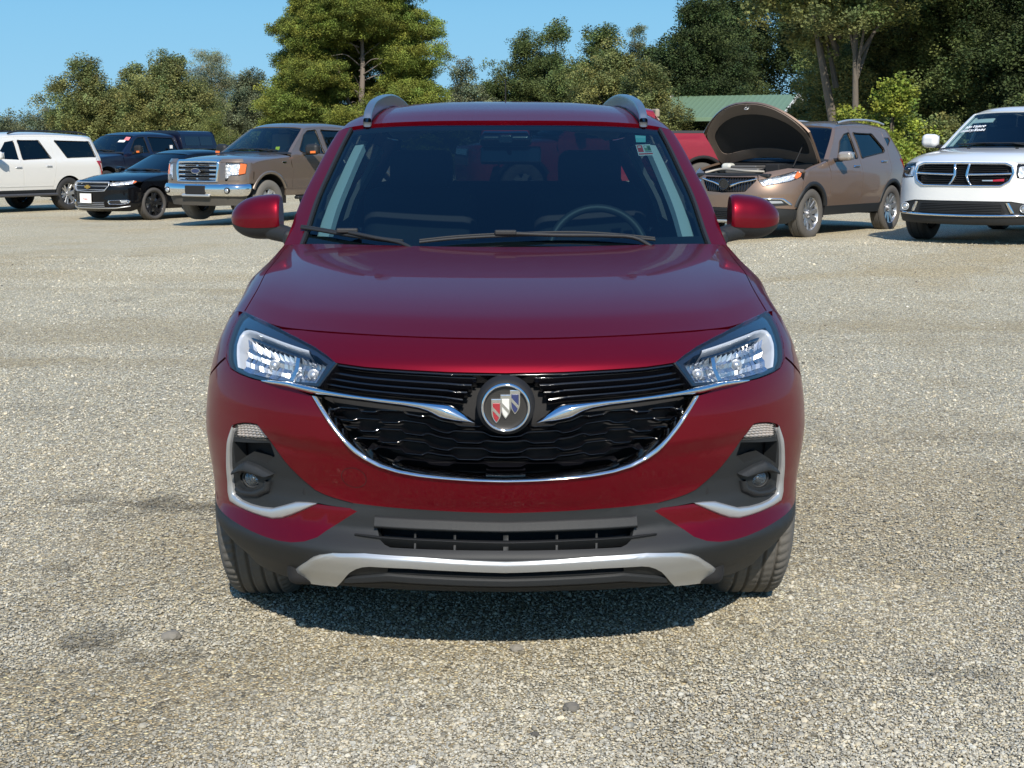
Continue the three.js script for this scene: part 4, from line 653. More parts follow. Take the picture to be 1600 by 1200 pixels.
// --- white crossover at the right edge with writing on its windscreen
{
  const white = paint(.72, .72, .71, { metalness: 0, roughness: .45 });
  const S = makeSkin({ zc: [[.2, -.1], [.3, -.02], [.5, .02], [.75, .02], [.9, -.0], [1.02, -.04], [1.1, -.12], [1.25, -.4]], L: [[.2, .42], [.6, .52], [1, .55]], zr: [[.3, -5.05], [.8, -5.12], [1.1, -5.14], [1.7, -4.9]], Lr: .4, n: 2.9, m: 1.7,
    w: [[.2, .9], [.45, .955], [.7, .965], [.95, .955], [1.1, .92], [1.2, .875], [1.6, .70], [1.72, .63]], taper: (y, z) => 1 });
  const tops = {
    hood: makeTop(S.X, [{ z: -.04, y: 1.035, bow: .5, rise: .01, drop: .05 }, { z: -.5, y: 1.15, bow: .34, rise: .01, drop: .08 }, { z: -1.3, y: 1.215, bow: .18, rise: .02, drop: .08 }]),
    screen: makeTop(S.X, [{ z: -1.28, y: 1.18, bow: .24, rise: .02, drop: .03 }, { z: -2.08, y: 1.71, bow: .1, rise: 0, drop: .05 }], { p: 3.4 }),
    roof: makeTop(S.XC, [{ z: -2.08, y: 1.71, bow: .1, rise: 0, drop: .05 }, { z: -2.5, y: 1.785, bow: .03, rise: 0, drop: .1 }, { z: -3.4, y: 1.80, bow: 0, rise: 0, drop: .12 }, { z: -4.7, y: 1.74, bow: 0, rise: 0, drop: .12 }]),
    tail: makeTop(S.XC, [{ z: -4.7, y: 1.74, bow: 0, rise: 0, drop: .12 }, { z: -4.9, y: 1.4, bow: -.05, rise: 0, drop: .03 }, { z: -5.05, y: 1.1, bow: -.14, rise: 0, drop: .01 }]) };
  buildCar({ name: 'white_crossover', label: 'white sport utility with handwriting on its windscreen at the right edge', category: 'car', at: [5.73, -14.38], turn: -.657, skin: S, tops, paint: white, sill: .5, length: 5.1,
    arch: { zf: -.95, zr: -3.99, y: .385, R: .44 }, seamY: .72, wingFront: [[-.60, .70], [-.56, .86]], wingTopZ: -.64, cuts: [[[-1.5, .5], [-1.55, .9], [-1.52, 1.16]], [[-2.6, .5], [-2.6, 1.6]], [[-3.5, .5], [-3.6, .8], [-3.62, 1.6]]], rearLine: [[-4.7, .5], [-4.85, .9], [-4.85, 1.1], [-4.7, 1.6]],
    windows: [{ door: 0, mat: M.clear, l: [[-1.85, 1.22], [-2.2, 1.55], [-2.56, 1.6], [-2.56, 1.22]] }, { door: 1, l: [[-2.66, 1.22], [-2.66, 1.6], [-3.5, 1.58], [-3.5, 1.24]] }, { door: 'q', l: [[-3.75, 1.25], [-3.72, 1.57], [-4.5, 1.53], [-4.6, 1.3]] }],
    handles: [[-2.45, 1.08], [-3.45, 1.1]], mirror: [.98, 1.31, -1.78, .24, .19, white], rear: [['tailgate', [[0, .6], [0, 1.09], [.86, 1.09], [.86, .6]], white], ['rear_bumper', [[0, .3], [0, .6], [.92, .6], [.92, .3]], white]],
    cabin: { rows: [-2.4, -3.3], y: .75, dy: 1.08, dz: -1.65, len: 3, mid: -2.9, mat: M.seat }, wheels: { R: .39, W: .265, rimR: .25, x: .955, rim: rimGeometry(.25, .265, 5, { split: true, spread: .24 }), tyreMat: M.rubber },
    front({ car, S, T, both }) {
      const lamp = [[.648, .99], [.67, 1.012], [.91, 1.0], [.935, .96], [.94, .86], [.84, .83], [.67, .845], [.655, .90]];
      const gr = [[0, 1.02], [.52, 1.02], [.60, .985], [.625, .90], [.59, .80], [.50, .745], [0, .742]];
      const cut = (l, h) => panel(S, sym(front(S, l)), h);
      part('bumper', panel(S, sym([[0, 1.045], [S.sx(.6, 1.04), 1.04], [S.sx(.65, 1.02), 1.02], [S.sx(.645, .99), .99], [S.sx(.65, .90), .90], [S.sx(.665, .84), .84], [S.sx(.84, .825), .825], [.86, .84], [S.sz(-.60, .71), .71], ...toS(S, arc(-.95, .385, .44, 46, 8, 6)), [.8, .40], [S.sx(.84, .40), .40], [S.sx(.80, .52), .52], [S.sx(.62, .555), .555], [0, .555]]), { holes: [sym(front(S, gr.map(([x, y]) => [x, Math.min(y, 1.03)])))], len: .09 }), white, car);
      part('grille_backing', cut(gr, { off: -.06, depth: 0 }), M.dark, car);
      part('grille_frame', band(S, sym(front(S, [[0, 1.032], [.53, 1.03], [.61, .99], [.638, .90], [.60, .79], [.505, .73], [0, .727]])).concat([[0, 1.032]]), sym(front(S, [[0, 1.005], [.515, 1.003], [.585, .975], [.607, .90], [.575, .81], [.49, .757], [0, .755]])).concat([[0, 1.005]]), 100, (v) => .006 + .014 * Math.sin(v * PI), -.04, 5), M.chrome, car);
      for (const s of [1, -1]) { part('crosshair_bar', band(S, front(S, s > 0 ? [[.075, .895], [.605, .91]] : [[-.605, .91], [-.075, .895]]), front(S, s > 0 ? [[.07, .865], [.60, .88]] : [[-.60, .88], [-.07, .865]]), 20, (v) => .004 + .012 * Math.sin(v * PI), -.04, 4), M.chrome, car);
        part('crosshair_post', band(S, front(S, s > 0 ? [[.075, 1.01], [.06, .93], [.055, .87], [.085, .80], [.12, .755]] : [[-.11, 1.01], [-.10, .93], [-.095, .87], [-.12, .80], [-.155, .755]]), front(S, s > 0 ? [[.11, 1.01], [.10, .93], [.095, .87], [.12, .80], [.155, .755]] : [[-.075, 1.01], [-.06, .93], [-.055, .87], [-.085, .80], [-.12, .755]]), 20, (v) => .004 + .012 * Math.sin(v * PI), -.04, 4), M.chrome, car); }
      for (let i = 0; i < 9; i++) { const y = .99 - i * .0275; part('grille_bar', band(S, front(S, [[-.56, y], [.56, y]]), front(S, [[-.56, y - .006], [.56, y - .006]]), 16, () => -.03, -.06, 1), M.plastic, car); }
      part('red_badge', panel(S, front(S, [[.40, .822], [.53, .835], [.53, .805], [.40, .800]]), { off: -.008, depth: .01 }), M.redlens, car); part('badge_bar', panel(S, front(S, [[.27, .817], [.40, .820], [.40, .804], [.27, .804]]), { off: -.010, depth: .01 }), M.satin, car);
      headlamp(car, S, lamp, { back: M.dark, eyes: [[.80, .93, .055]], seed: 9 });
      part('lower_fascia', panel(S, sym([[0, .552], [S.sx(.62, .552), .552], [S.sx(.80, .517), .517], [S.sx(.84, .40), .40], [.8, .385], [0, .385]]), { off: -.012, len: .1 }), M.plastic, car);
      part('lower_grille', cut([[0, .53], [.50, .53], [.56, .41], [0, .405]], { off: -.004, len: .1 }), M.dark, car);
      for (let i = 0; i < 6; i++) part('grille_bar', band(S, front(S, [[-.52, .52 - i * .02], [.52, .52 - i * .02]]), front(S, [[-.52, .512 - i * .02], [.52, .512 - i * .02]]), 16, () => .004, -.004, 1), M.plastic, car);
      both('intake_strut', band(S, front(S, [[.56, .535], [.62, .41]]), front(S, [[.60, .535], [.66, .41]]), 8, () => .006, -.01, 2), M.chrome);
      for (const s of [1, -1]) { const F = (g) => (s > 0 ? tidy(g) : flip(tidy(g))), p = on(S, S.sx(.76, .465), .465, .006); const fl = part('fog_lamp', F(join([cyl(.042, .042, .03, 22, 'z').translate(...p)])), M.dark, car); part('lens', F(new THREE.SphereGeometry(.034, 16, 8).scale(1, 1, .4).translate(p[0], p[1], p[2] + .014)), M.satin, fl); part('ring', F(new THREE.TorusGeometry(.045, .008, 8, 24).translate(p[0], p[1], p[2] + .014)), M.satin, fl); }
      part('chrome_lip', band(S, sym([[0, .388], [S.sx(.84, .402), .402], [.9, .41]].reverse()), sym([[0, .352], [S.sx(.84, .368), .368], [.9, .378]].reverse()), 50, (v) => .008 + .016 * Math.sin(v * PI), -.01, 5), M.chrome, car);
      part('bumper_skirt', panel(S, sym([[0, .35], [S.sx(.84, .366), .366], [.9, .37], [.85, .27], [0, .25]]), { len: .1 }), M.plastic, car);
      part('washer_jet', box(.04, .014, .03, .32, 1.205, -1.12, .005), M.dark, car); part('washer_jet', box(.04, .014, .03, -.32, 1.205, -1.12, .005), M.dark, car);
      // handwriting on the glass
      const ink = textMat((x, w, h) => { x.clearRect(0, 0, w, h); x.fillStyle = '#fff'; x.save(); x.rotate(-.05); x.font = 'italic bold 74px serif'; x.fillText('John Vance', 60, 100); x.fillText('Country/Road', 6, 182); x.restore(); }, 512, 220, { transparent: true, alphaTest: .4 });
      part('windscreen_writing', grid((a, b) => on(T.screen, lerp(-.59, -.14, a), lerp(.42, .68, b), .003), 8, 4), ink, car, 'white handwriting in two lines');
      part('sun_visor', sheet(T.screen, -.58, -.16, .80, .90, 8, 2, -.05, .01), M.trim, car); part('screen_pillar_trim', sheet(T.screen, -.70, -.60, .1, .95, 3, 10, -.045, .02), M.trim, car);
    } });
}
// --- brown pickup
function pickupTops(S, o) { return {
  hood: makeTop(S.X, [{ z: -.10, y: 1.16, bow: .3, rise: -.02, drop: .05 }, { z: -.5, y: 1.235, bow: .2, rise: -.01, drop: .07 }, { z: -1.5, y: 1.31, bow: .14, rise: 0, drop: .08 }]),
  screen: makeTop(S.X, [{ z: -1.46, y: 1.29, bow: .2, rise: .02, drop: .03 }, { z: -2.3, y: 1.83, bow: .1, rise: 0, drop: .05 }], { p: 3.4 }),
  roof: makeTop(S.XC, [{ z: -2.3, y: 1.83, bow: .1, rise: 0, drop: .05 }, { z: -2.6, y: 1.90, bow: .04, rise: 0, drop: .1 }, { z: -3.3, y: 1.93, bow: 0, rise: 0, drop: .12 }, { z: o.cabEnd + .04, y: 1.89, bow: 0, rise: 0, drop: .12 }]),
  tail: makeTop(S.XC, [{ z: o.cabEnd + .04, y: 1.89, bow: 0, rise: 0, drop: .12 }, { z: o.cabEnd - .1, y: 1.5, bow: .0, rise: 0, drop: .03 }, { z: o.cabEnd - .12, y: 1.28, bow: .0, rise: 0, drop: .01 }]) }; }
const pickupSkin = (o) => makeSkin({ zc: [[.3, -.06], [.5, -.02], [.75, 0], [1.1, -.02], [1.2, -.08], [1.35, -.3]], L: [[.4, .38], [.7, .36], [1.2, .42]], zr: -5.88, Lr: .12, n: 4.2, m: 1.8, nr: 9,
  w: [[.35, .93], [.6, .985], [.85, 1.0], [1.1, .99], [1.25, .965], [1.35, .90], [1.75, .715], [1.85, .65]], taper: (y, z) => 1 });
function pickup(o) {
  const S = pickupSkin(), tops = pickupTops(S, o), bedY = o.bedY ?? 1.36, ce = o.cabEnd;
  return buildCar({ ...o, skin: S, tops, sill: .62, length: 5.88, arch: { zf: -.96, zr: -4.64, y: .42, R: .5, w: 1.3 }, seamY: .80, wingFront: [[-.48, .76], [-.5, .94], [-.42, 1.05]], wingTopZ: -.46, zEnd: ce,
    cuts: [[[-1.62, .62], [-1.66, 1.0], [-1.62, 1.24]], [[-2.82, .62], [-2.84, 1.2], [-2.84, 1.7]], [[ce + .02, .62], [ce + .02, 1.2], [ce + .03, 1.7]]], noQuarter: true, glassEnd: .7,
    windows: [{ door: 0, mat: o.frontGlass ?? M.clear, trim: M.dark, l: [[-2.0, 1.36], [-2.3, 1.66], [-2.48, 1.75], [-2.76, 1.77], [-2.76, 1.30], [-2.3, 1.30], [-2.08, 1.32]] }, { door: 1, trim: M.dark, l: [[-2.92, 1.32], [-2.92, 1.77], [ce + .18, 1.75], [ce + .1, 1.34]] }],
    cabin: { rows: [-2.85, -3.4].slice(0, 1).concat(ce < -3.6 ? [-3.55] : []), y: .95, dy: 1.2, dz: -1.9, len: 2.2, mid: -2.8, w: .42, mat: o.seatMat ?? M.tan_seat, dw: 1.6 },
    front(k) {
      const { car, both, fz } = k, bz0 = ce - .06;
      // load bed: painted sides with wheel notch, inner liner, tailgate
      const side = toS(S, [[bz0, .62], [bz0, bedY], [-5.78, bedY], [-5.78, .62], ...arc(-4.64, .42, .5, 156, 24, 16)]);
      both('bed_side', panel(S, side, { len: .2, depth: .05 }), o.paint); both('bed_rail', panel(S, toS(S, [[bz0, bedY], [bz0, bedY + .05], [-5.78, bedY + .05], [-5.78, bedY]]), { off: .004, depth: .09, len: .3 }), M.plastic);
      part('tailgate', box(1.7, bedY - .64, .06, 0, (bedY + .64) / 2, -5.8, .02), o.paint, car); part('bed_floor', [box(1.7, .05, -bz0 > 0 ? 5.76 + bz0 : 1.7, 0, .78, (bz0 - 5.76) / 2, .01), box(1.7, bedY - .7, .05, 0, (bedY + .7) / 2, bz0 - .03, .01)], M.dark, car);
      part('rear_bumper', box(1.85, .2, .16, 0, .56, -5.9, .04), M.satin, car);
      o.extra?.({ ...k, S, bz0, bedY });
    } });
}
{
  const brown = paint(.19, .146, .115, { metalness: .5, roughness: .4 });
  pickup({ name: 'brown_pickup', label: 'brown metallic pickup with chrome grille and amber turn lamp, left of the red car', category: 'pickup truck', at: [-5.82, -23.37], turn: -.53, scale: .99, lift: .09, paint: brown, cabEnd: -4.15, sillMat: brown, handles: [[-2.7, 1.18], [-3.95, 1.18]], handleMat: M.chrome, mirror: [1.02, 1.38, -2.06, .3, .22, M.plastic, true],
    lip: paint(.20, .165, .135, { metalness: .5, roughness: .4 }), wheels: { R: .40, W: .27, rimR: .235, x: .985, rim: rimGeometry(.235, .27, 6, { w0: .05, w1: .06, dish: .02 }), tyreMat: mat(.14, .13, .115, .85), rimMat: M.satin },
    extra({ car, S, both }) {
      const fr = (l) => front(S, l);
      part('bumper_cover', panel(S, sym([[0, 1.165], [S.sx(.66, 1.165), 1.165], [S.sx(.66, .79), .79], [S.sx(.90, .79), .79], [.75, .86], [S.sz(-.44, .84), .84], [S.sz(-.50, .74), .74], [0, .72]]), { holes: [sym(fr([[0, 1.15], [.50, 1.15], [.485, .79], [0, .785]]))], len: .1 }), brown, car);
      part('grille_backing', panel(S, sym(fr([[0, 1.15], [.50, 1.15], [.485, .79], [0, .785]])), { off: -.07, depth: 0 }), M.dark, car);
      part('grille_frame', band(S, sym(fr([[0, 1.19], [.53, 1.185], [.535, 1.0], [.51, .765], [0, .76]])).concat([[0, 1.19]]), sym(fr([[0, 1.135], [.475, 1.13], [.475, 1.0], [.455, .80], [0, .798]])).concat([[0, 1.135]]), 90, (v) => .008 + .02 * Math.sin(v * PI), -.05, 5), M.chrome, car);
      for (let i = 0; i < 4; i++) { const y = 1.10 - i * .082; part('grille_bar', band(S, fr([[-.47, y], [.47, y]]), fr([[-.465, y - .05], [.465, y - .05]]), 16, (v) => -.02 + .02 * Math.sin(v * PI), -.05, 4), M.chrome, car); for (const s of [1, -1]) part('grille_slot', panel(S, fr(s > 0 ? [[.03, y - .012], [.30, y - .012], [.30, y - .038], [.03, y - .038]] : [[-.30, y - .012], [-.03, y - .012], [-.03, y - .038], [-.30, y - .038]]), { off: .003, depth: .01 }), M.dark, car); }
      const bd = part('badge', place(cyl(.5, .5, .03, 40, 'z').scale(.22, .1, 1), 0, .975, .028), M.chrome, car); part('badge_field', place(cyl(.5, .5, .03, 40, 'z').scale(.20, .082, 1), 0, .975, .032), mat(.01, .025, .09, .2, { clearcoat: 1 }), bd);
      headlamp(car, S, [[.55, 1.125], [.90, 1.125], [.965, 1.10], [.965, .93], [.88, .90], [.74, .895], [.70, .82], [.56, .81]], { amber: [[.90, 1.12], [.968, 1.10], [.968, .93], [.89, .91]], seed: 12 });
      both('corner_panel', panel(S, [[S.sx(.972, 1.12), 1.13], [S.sz(-.45, 1.13), 1.13], [S.sz(-.47, .98), .98], [S.sz(-.46, .80), .80], [S.sx(.90, .80), .80], [S.sx(.90, .885), .89], [S.sx(.972, .93), .92]], { len: .08 }), brown);
      both('lamp_filler', panel(S, front(S, [[.705, .795], [.748, .888], [.895, .893], [.905, .795]]), { len: .08 }), brown);
      both('lamp_brow', panel(S, fr([[.55, 1.135], [.55, 1.20], [.90, 1.20], [.93, 1.135]]), { off: .006, len: .08 }), brown);
      part('bumper_bar', band(S, sym([[0, .735], [S.sx(.9, .735), .735], [.82, .735], [S.sz(-.34, .735), .735]].reverse()), sym([[0, .50], [S.sx(.9, .50), .50], [.82, .51], [S.sz(-.32, .54), .54]].reverse()), 60, (v) => .05 * Math.sin(v * PI) ** .5 + .03, 0, 8), M.chrome, car);
      part('plate_recess', box(.5, .16, .03, 0, .62, .07, .02), M.dark, car); part('bumper_step', box(.7, .05, .05, 0, .515, .05, .02), M.satin, car);
      for (const s of [1, -1]) { const p = on(S, s * S.sx(.72, .62), .62, .085); const fl = part('fog_lamp', cyl(.06, .06, .03, 22, 'z').translate(...p), M.dark, car); part('lens', new THREE.SphereGeometry(.045, 14, 8).scale(1, 1, .4).translate(p[0], p[1], p[2] + .014), M.satin, fl); }
      part('air_dam', panel(S, sym([[0, .51], [S.sx(.88, .51), .51], [.85, .52], [.85, .34], [0, .32]]), { len: .12 }), mat(.07, .062, .052, .7), car);
      both('wing_badge', box(.006, .035, .12, .992, 1.13, -1.4, .002), M.chrome); both('running_board', box(.12, .06, 1.9, .98, .44, -2.7, .025), M.plastic);
      part('dash_paper', box(.12, .005, .09, .44, 1.30, -1.72, .002, [.45, 0, 0]), M.white_print, car); part('yellow_tag', box(.1, .07, .004, .45, 1.40, -1.86, .002, [-.4, 0, 0]), mat(.7, .75, .02, .5), car);
    } });
  const navy = paint(.005, .008, .026, { metalness: .2, clearcoat: .6 });
  pickup({ name: 'navy_pickup', label: 'dark navy pickup with a camper shell behind the black sedan', category: 'pickup truck', at: [-12.9, -37.6], turn: -.52, lift: .08, paint: navy, cabEnd: -4.15, frontGlass: M.tint, seatMat: M.seat, mirror: [1.02, 1.40, -2.06, .26, .26, M.dark, true], wheels: { R: .40, W: .27, rimR: .235, x: .985, rim: rimGeometry(.235, .27, 6, { w0: .05, w1: .06 }), tyreMat: M.rubber },
    extra({ car, S, both, bz0 }) {
      part('nose', panel(S, sym([[0, 1.165], [S.sx(.9, 1.165), 1.165], [.8, 1.1], [S.sz(-.46, .8), .8], [.8, .5], [0, .45]]), { len: .12 }), navy, car);
      part('grille', panel(S, sym(front(S, [[0, 1.1], [.5, 1.1], [.48, .8], [0, .8]])), { off: .01 }), M.chrome, car); headlamp(car, S, [[.6, 1.1], [.94, 1.1], [.95, .88], [.62, .85]]);
      // camper shell: sides, windows, roof
      const prof = [[.93, 1.42], [.90, 1.62], [.84, 1.86], [.74, 1.955], [.4, 1.985], [0, 1.99]], full = [...prof, ...prof.slice(0, -1).reverse().map(([a, b]) => [-a, b])];
      const end = (z, k) => { const s = new THREE.Shape(full.map((p) => new THREE.Vector2(...p))); const g = new THREE.ShapeGeometry(s); const p = g.attributes.position; for (let i = 0; i < p.count; i++) p.setZ(i, z + (p.getY(i) - 1.42) * k); return g; };
      part('camper_shell', [end(bz0, 0), end(-5.85, .35), grid((a, b) => { const i = a * (full.length - 1), j = Math.min(full.length - 2, Math.floor(i)), k = i - j, z = lerp(bz0, -5.85, b); return [lerp(full[j][0], full[j + 1][0], k), lerp(full[j][1], full[j + 1][1], k), z + (b > .98 ? (lerp(full[j][1], full[j + 1][1], k) - 1.42) * .35 : 0)]; }, 40, 20, true)], navy, car);
      for (const [a, b] of [[bz0 - .15, -5.0], [-5.04, -5.6]]) both('shell_window', grid((u, v) => [lerp(.925, .862, v), lerp(1.52, 1.80, v), lerp(a, b, u)], 4, 2), M.gloss_black);
      part('windscreen_sticker', sheet(tops0(S), .35, .6, .72, .9, 4, 3, .004, 0), mat(.8, .2, .2, .5), car); part('white_sticker', sheet(tops0(S), .2, .45, .6, .72, 4, 3, .005, 0), M.white_print, car); both('window_sticker', box(.004, .1, .12, .93, 1.48, -3.7, .001), M.white_print);
    } });
  const ruby = paint(.26, .008, .014, { metalness: .2 });
  pickup({ name: 'red_pickup', label: 'red pickup side-on behind the red car, its bed beside the raised bonnet', category: 'pickup truck', at: [-.86, -24.0], turn: -1.28, lift: .30, paint: ruby, cabEnd: -3.75, bedY: 1.40, mirror: [1.02, 1.40, -2.06, .26, .26, M.dark], wheels: { R: .42, W: .28, rimR: .235, x: .985, rim: rimGeometry(.235, .28, 6, { w0: .05, w1: .06 }), tyreMat: M.dusty_rubber }, lip: M.dark,
    extra({ car, S, both }) {
      part('nose', panel(S, sym([[0, 1.165], [S.sx(.9, 1.165), 1.165], [.8, 1.1], [S.sz(-.46, .8), .8], [.8, .5], [0, .45]]), { len: .12 }), ruby, car);
      part('grille', panel(S, sym(front(S, [[0, 1.1], [.5, 1.1], [.48, .8], [0, .8]])), { off: .01 }), M.chrome, car); headlamp(car, S, [[.6, 1.1], [.94, 1.1], [.95, .88], [.62, .85]], { amber: [[.9, 1.1], [.95, 1.08], [.95, .9], [.9, .9]] });
      both('orange_badge', panel(S, toS(S, [[-5.35, 1.22], [-5.35, 1.30], [-5.52, 1.31], [-5.5, 1.20]]), { off: .004, depth: .004 }), mat(.8, .16, .03, .5));
    } });
}
function tops0(S) { return pickupTops(S, { cabEnd: -4.15 }).screen; }
// --- black sedan
{
  const black = paint(.004, .004, .005, { metalness: .1, clearcoat: .5, roughness: .22, specularIntensity: .3 });
  const S = makeSkin({ zc: [[.18, -.14], [.3, -.03], [.45, 0], [.65, 0], [.78, -.04], [.85, -.14], [1.0, -.5]], L: [[.2, .5], [.6, .66], [.9, .6]], zr: [[.3, -5.05], [.7, -5.1], [.98, -5.02], [1.2, -4.8]], Lr: .5, n: 2.5,
    w: [[.2, .86], [.4, .915], [.6, .927], [.8, .91], [.92, .87], [1.0, .80], [1.3, .63], [1.42, .55]], taper: (y, z) => 1 - .04 * smooth(-4, -5, z) });
  const tops = {
    hood: makeTop(S.X, [{ z: -.10, y: .84, bow: .56, rise: .02, drop: .05 }, { z: -.6, y: .94, bow: .4, rise: .01, drop: .06 }, { z: -1.38, y: 1.01, bow: .24, rise: .01, drop: .06 }]),
    screen: makeTop(S.X, [{ z: -1.34, y: .985, bow: .3, rise: .02, drop: .03 }, { z: -2.28, y: 1.40, bow: .1, rise: 0, drop: .05 }], { p: 3.4 }),
    roof: makeTop(S.XC, [{ z: -2.28, y: 1.40, bow: .1, rise: 0, drop: .05 }, { z: -2.7, y: 1.475, bow: .03, rise: 0, drop: .1 }, { z: -3.2, y: 1.485, bow: 0, rise: 0, drop: .11 }, { z: -3.75, y: 1.43, bow: -.04, rise: 0, drop: .10 }]),
    tail: makeTop(S.XC, [{ z: -3.75, y: 1.43, bow: -.04, rise: 0, drop: .10 }, { z: -4.5, y: 1.13, bow: -.1, rise: 0, drop: .10 }]),
    deck: makeTop(S.XC, [{ z: -4.5, y: 1.13, bow: -.1, rise: 0, drop: .1 }, { z: -5.02, y: 1.06, bow: -.3, rise: 0, drop: .07 }]) };
  buildCar({ name: 'black_sedan', label: 'glossy black sedan with black wheels and a white front plate', category: 'car', at: [-8.8, -26.49], turn: -.565, skin: S, tops, paint: black, sill: .36, length: 5.1, glassEnd: 1, screenGlass: M.tint,
    arch: { zf: -1.0, zr: -3.84, y: .345, R: .385 }, seamY: .62, wingFront: [[-.62, .6], [-.62, .72]], wingTopZ: -.72, cuts: [[[-1.5, .36], [-1.56, .7], [-1.55, .94]], [[-2.62, .36], [-2.66, .9], [-2.66, 1.3]], [[-3.36, .36], [-3.46, .6], [-3.66, .95], [-3.6, 1.3]]], rearLine: [[-4.6, .36], [-4.7, .7], [-4.66, 1.0]],
    windows: [{ door: 0, l: [[-1.95, .99], [-2.3, 1.24], [-2.6, 1.30], [-2.6, 1.0]], trim: M.chrome }, { door: 1, l: [[-2.72, 1.0], [-2.72, 1.31], [-3.3, 1.29], [-3.55, 1.05]], trim: M.chrome }],
    handles: [[-2.5, .86], [-3.5, .88]], mirror: [.90, 1.04, -1.82, .2, .13], cabin: { rows: [-2.6, -3.4], y: .45, dy: .87, dz: -1.8, len: 2.6, mid: -2.7 },
    wheels: { R: .345, W: .24, rimR: .262, x: .925, rim: rimGeometry(.262, .24, 5, { split: true, spread: .2, w0: .03, w1: .026, dish: .04 }), rimMat: M.black_alloy, tyreMat: mat(.06, .056, .052, .8) },
    front({ car, S, both }) {
      const fr = (l) => front(S, l), gr = [[0, .80], [.48, .80], [.50, .74], [.42, .635], [0, .62]];
      part('bumper', panel(S, sym([[0, .845], [S.sx(.46, .85), .85], [S.sx(.48, .80), .80], [S.sx(.52, .725), .725], [.76, .74], [.86, .70], [S.sz(-.64, .6), .6], ...toS(S, arc(-1.0, .345, .385, 40, 2, 6)), [.9, .24], [.7, .2], [0, .2]]), { holes: [sym(fr(gr))], len: .09 }), black, car);
      part('grille_backing', panel(S, sym(fr(gr)), { off: -.04, depth: 0 }), M.dark, car);
      part('grille_frame', band(S, sym(fr([[0, .815], [.49, .815], [.515, .74], [.43, .62], [0, .605]])).concat([[0, .815]]), sym(fr([[0, .797], [.475, .797], [.495, .742], [.415, .638], [0, .623]])).concat([[0, .797]]), 70, (v) => .004 + .008 * Math.sin(v * PI), -.02, 4), M.satin, car);
      for (let i = 0; i < 4; i++) { const y = .775 - i * .038, x = .47 - Math.max(0, i - 1.5) * .03; part('grille_bar', band(S, fr([[-x, y], [x, y]]), fr([[-x, y - .012], [x, y - .012]]), 20, () => -.006, -.04, 2), i % 2 ? M.satin : M.black_alloy, car); }
      { const b = new THREE.Shape(); [[-.085, -.014], [-.075, .018], [-.028, .018], [-.028, .036], [.03, .036], [.026, .018], [.085, .018], [.075, -.016], [.028, -.016], [.026, -.036], [-.032, -.036], [-.03, -.014]].forEach(([x, y], i) => (i ? b.lineTo(x, y) : b.moveTo(x, y))); const g = new THREE.ExtrudeGeometry(b, { depth: .012, bevelEnabled: true, bevelSize: .005, bevelThickness: .004, bevelSegments: 1 }); part('gold_badge', place(g, 0, .712, .008), mat(.62, .40, .10, .25, { metalness: .8 }), car); }
      headlamp(car, S, [[.50, .80], [.66, .825], [.84, .845], [.87, .82], [.86, .775], [.62, .735], [.53, .735]], { seed: 21, amber: [[.84, .84], [.87, .82], [.862, .79], [.845, .79]] });
      part('number_plate', box(.34, .2, .012, -.06, .47, .025, .004), textMat((x, w, h) => { x.fillStyle = '#efece6'; x.fillRect(0, 0, w, h); x.fillStyle = '#b8382e'; x.font = 'bold 30px sans-serif'; x.fillText('Tex', 38, 60); x.fillStyle = '#8a8a86'; for (const a of [12, 108]) for (const b of [12, 72]) x.fillRect(a, b, 6, 6); }, 128, 84), car, 'white plate with small red print');
      part('lower_grille', panel(S, sym(fr([[0, .40], [.42, .42], [.40, .30], [0, .29]])), { off: .004 }), M.dark, car);
      for (let i = 0; i < 3; i++) part('grille_bar', band(S, fr([[-.4, .385 - i * .035], [.4, .385 - i * .035]]), fr([[-.4, .375 - i * .035], [.4, .375 - i * .035]]), 20, () => .012, 0, 2), M.satin, car);
      const ring = fr([[.50, .435], [.80, .445], [.84, .42], [.82, .375], [.72, .345], [.50, .35], [.48, .39]]);
      for (const s of [1, -1]) { const F = (g) => (s > 0 ? tidy(g) : flip(tidy(g))), b = part('fog_surround', F(panel(S, ring, { off: .003 })), M.dark, car); part('fog_trim', F(band(S, [...ring, ring[0]], [...ring, ring[0]].map(([a, y]) => [lerp(S.sx(.66, .4), a, .86), lerp(.395, y, .74)]), 40, (v) => .006 + .008 * Math.sin(v * PI), 0, 3)), M.chrome, b); part('fog_lamp', F(panel(S, fr([[.7, .425], [.80, .43], [.80, .39], [.72, .375]]), { off: .008 })), M.satin, b); }
      part('chin_trim', band(S, sym([[0, .275], [S.sx(.6, .28), .28], [.72, .32]].reverse()), sym([[0, .255], [S.sx(.6, .26), .26], [.72, .305]].reverse()), 40, () => .01, 0, 2), M.satin, car);
    } });
}
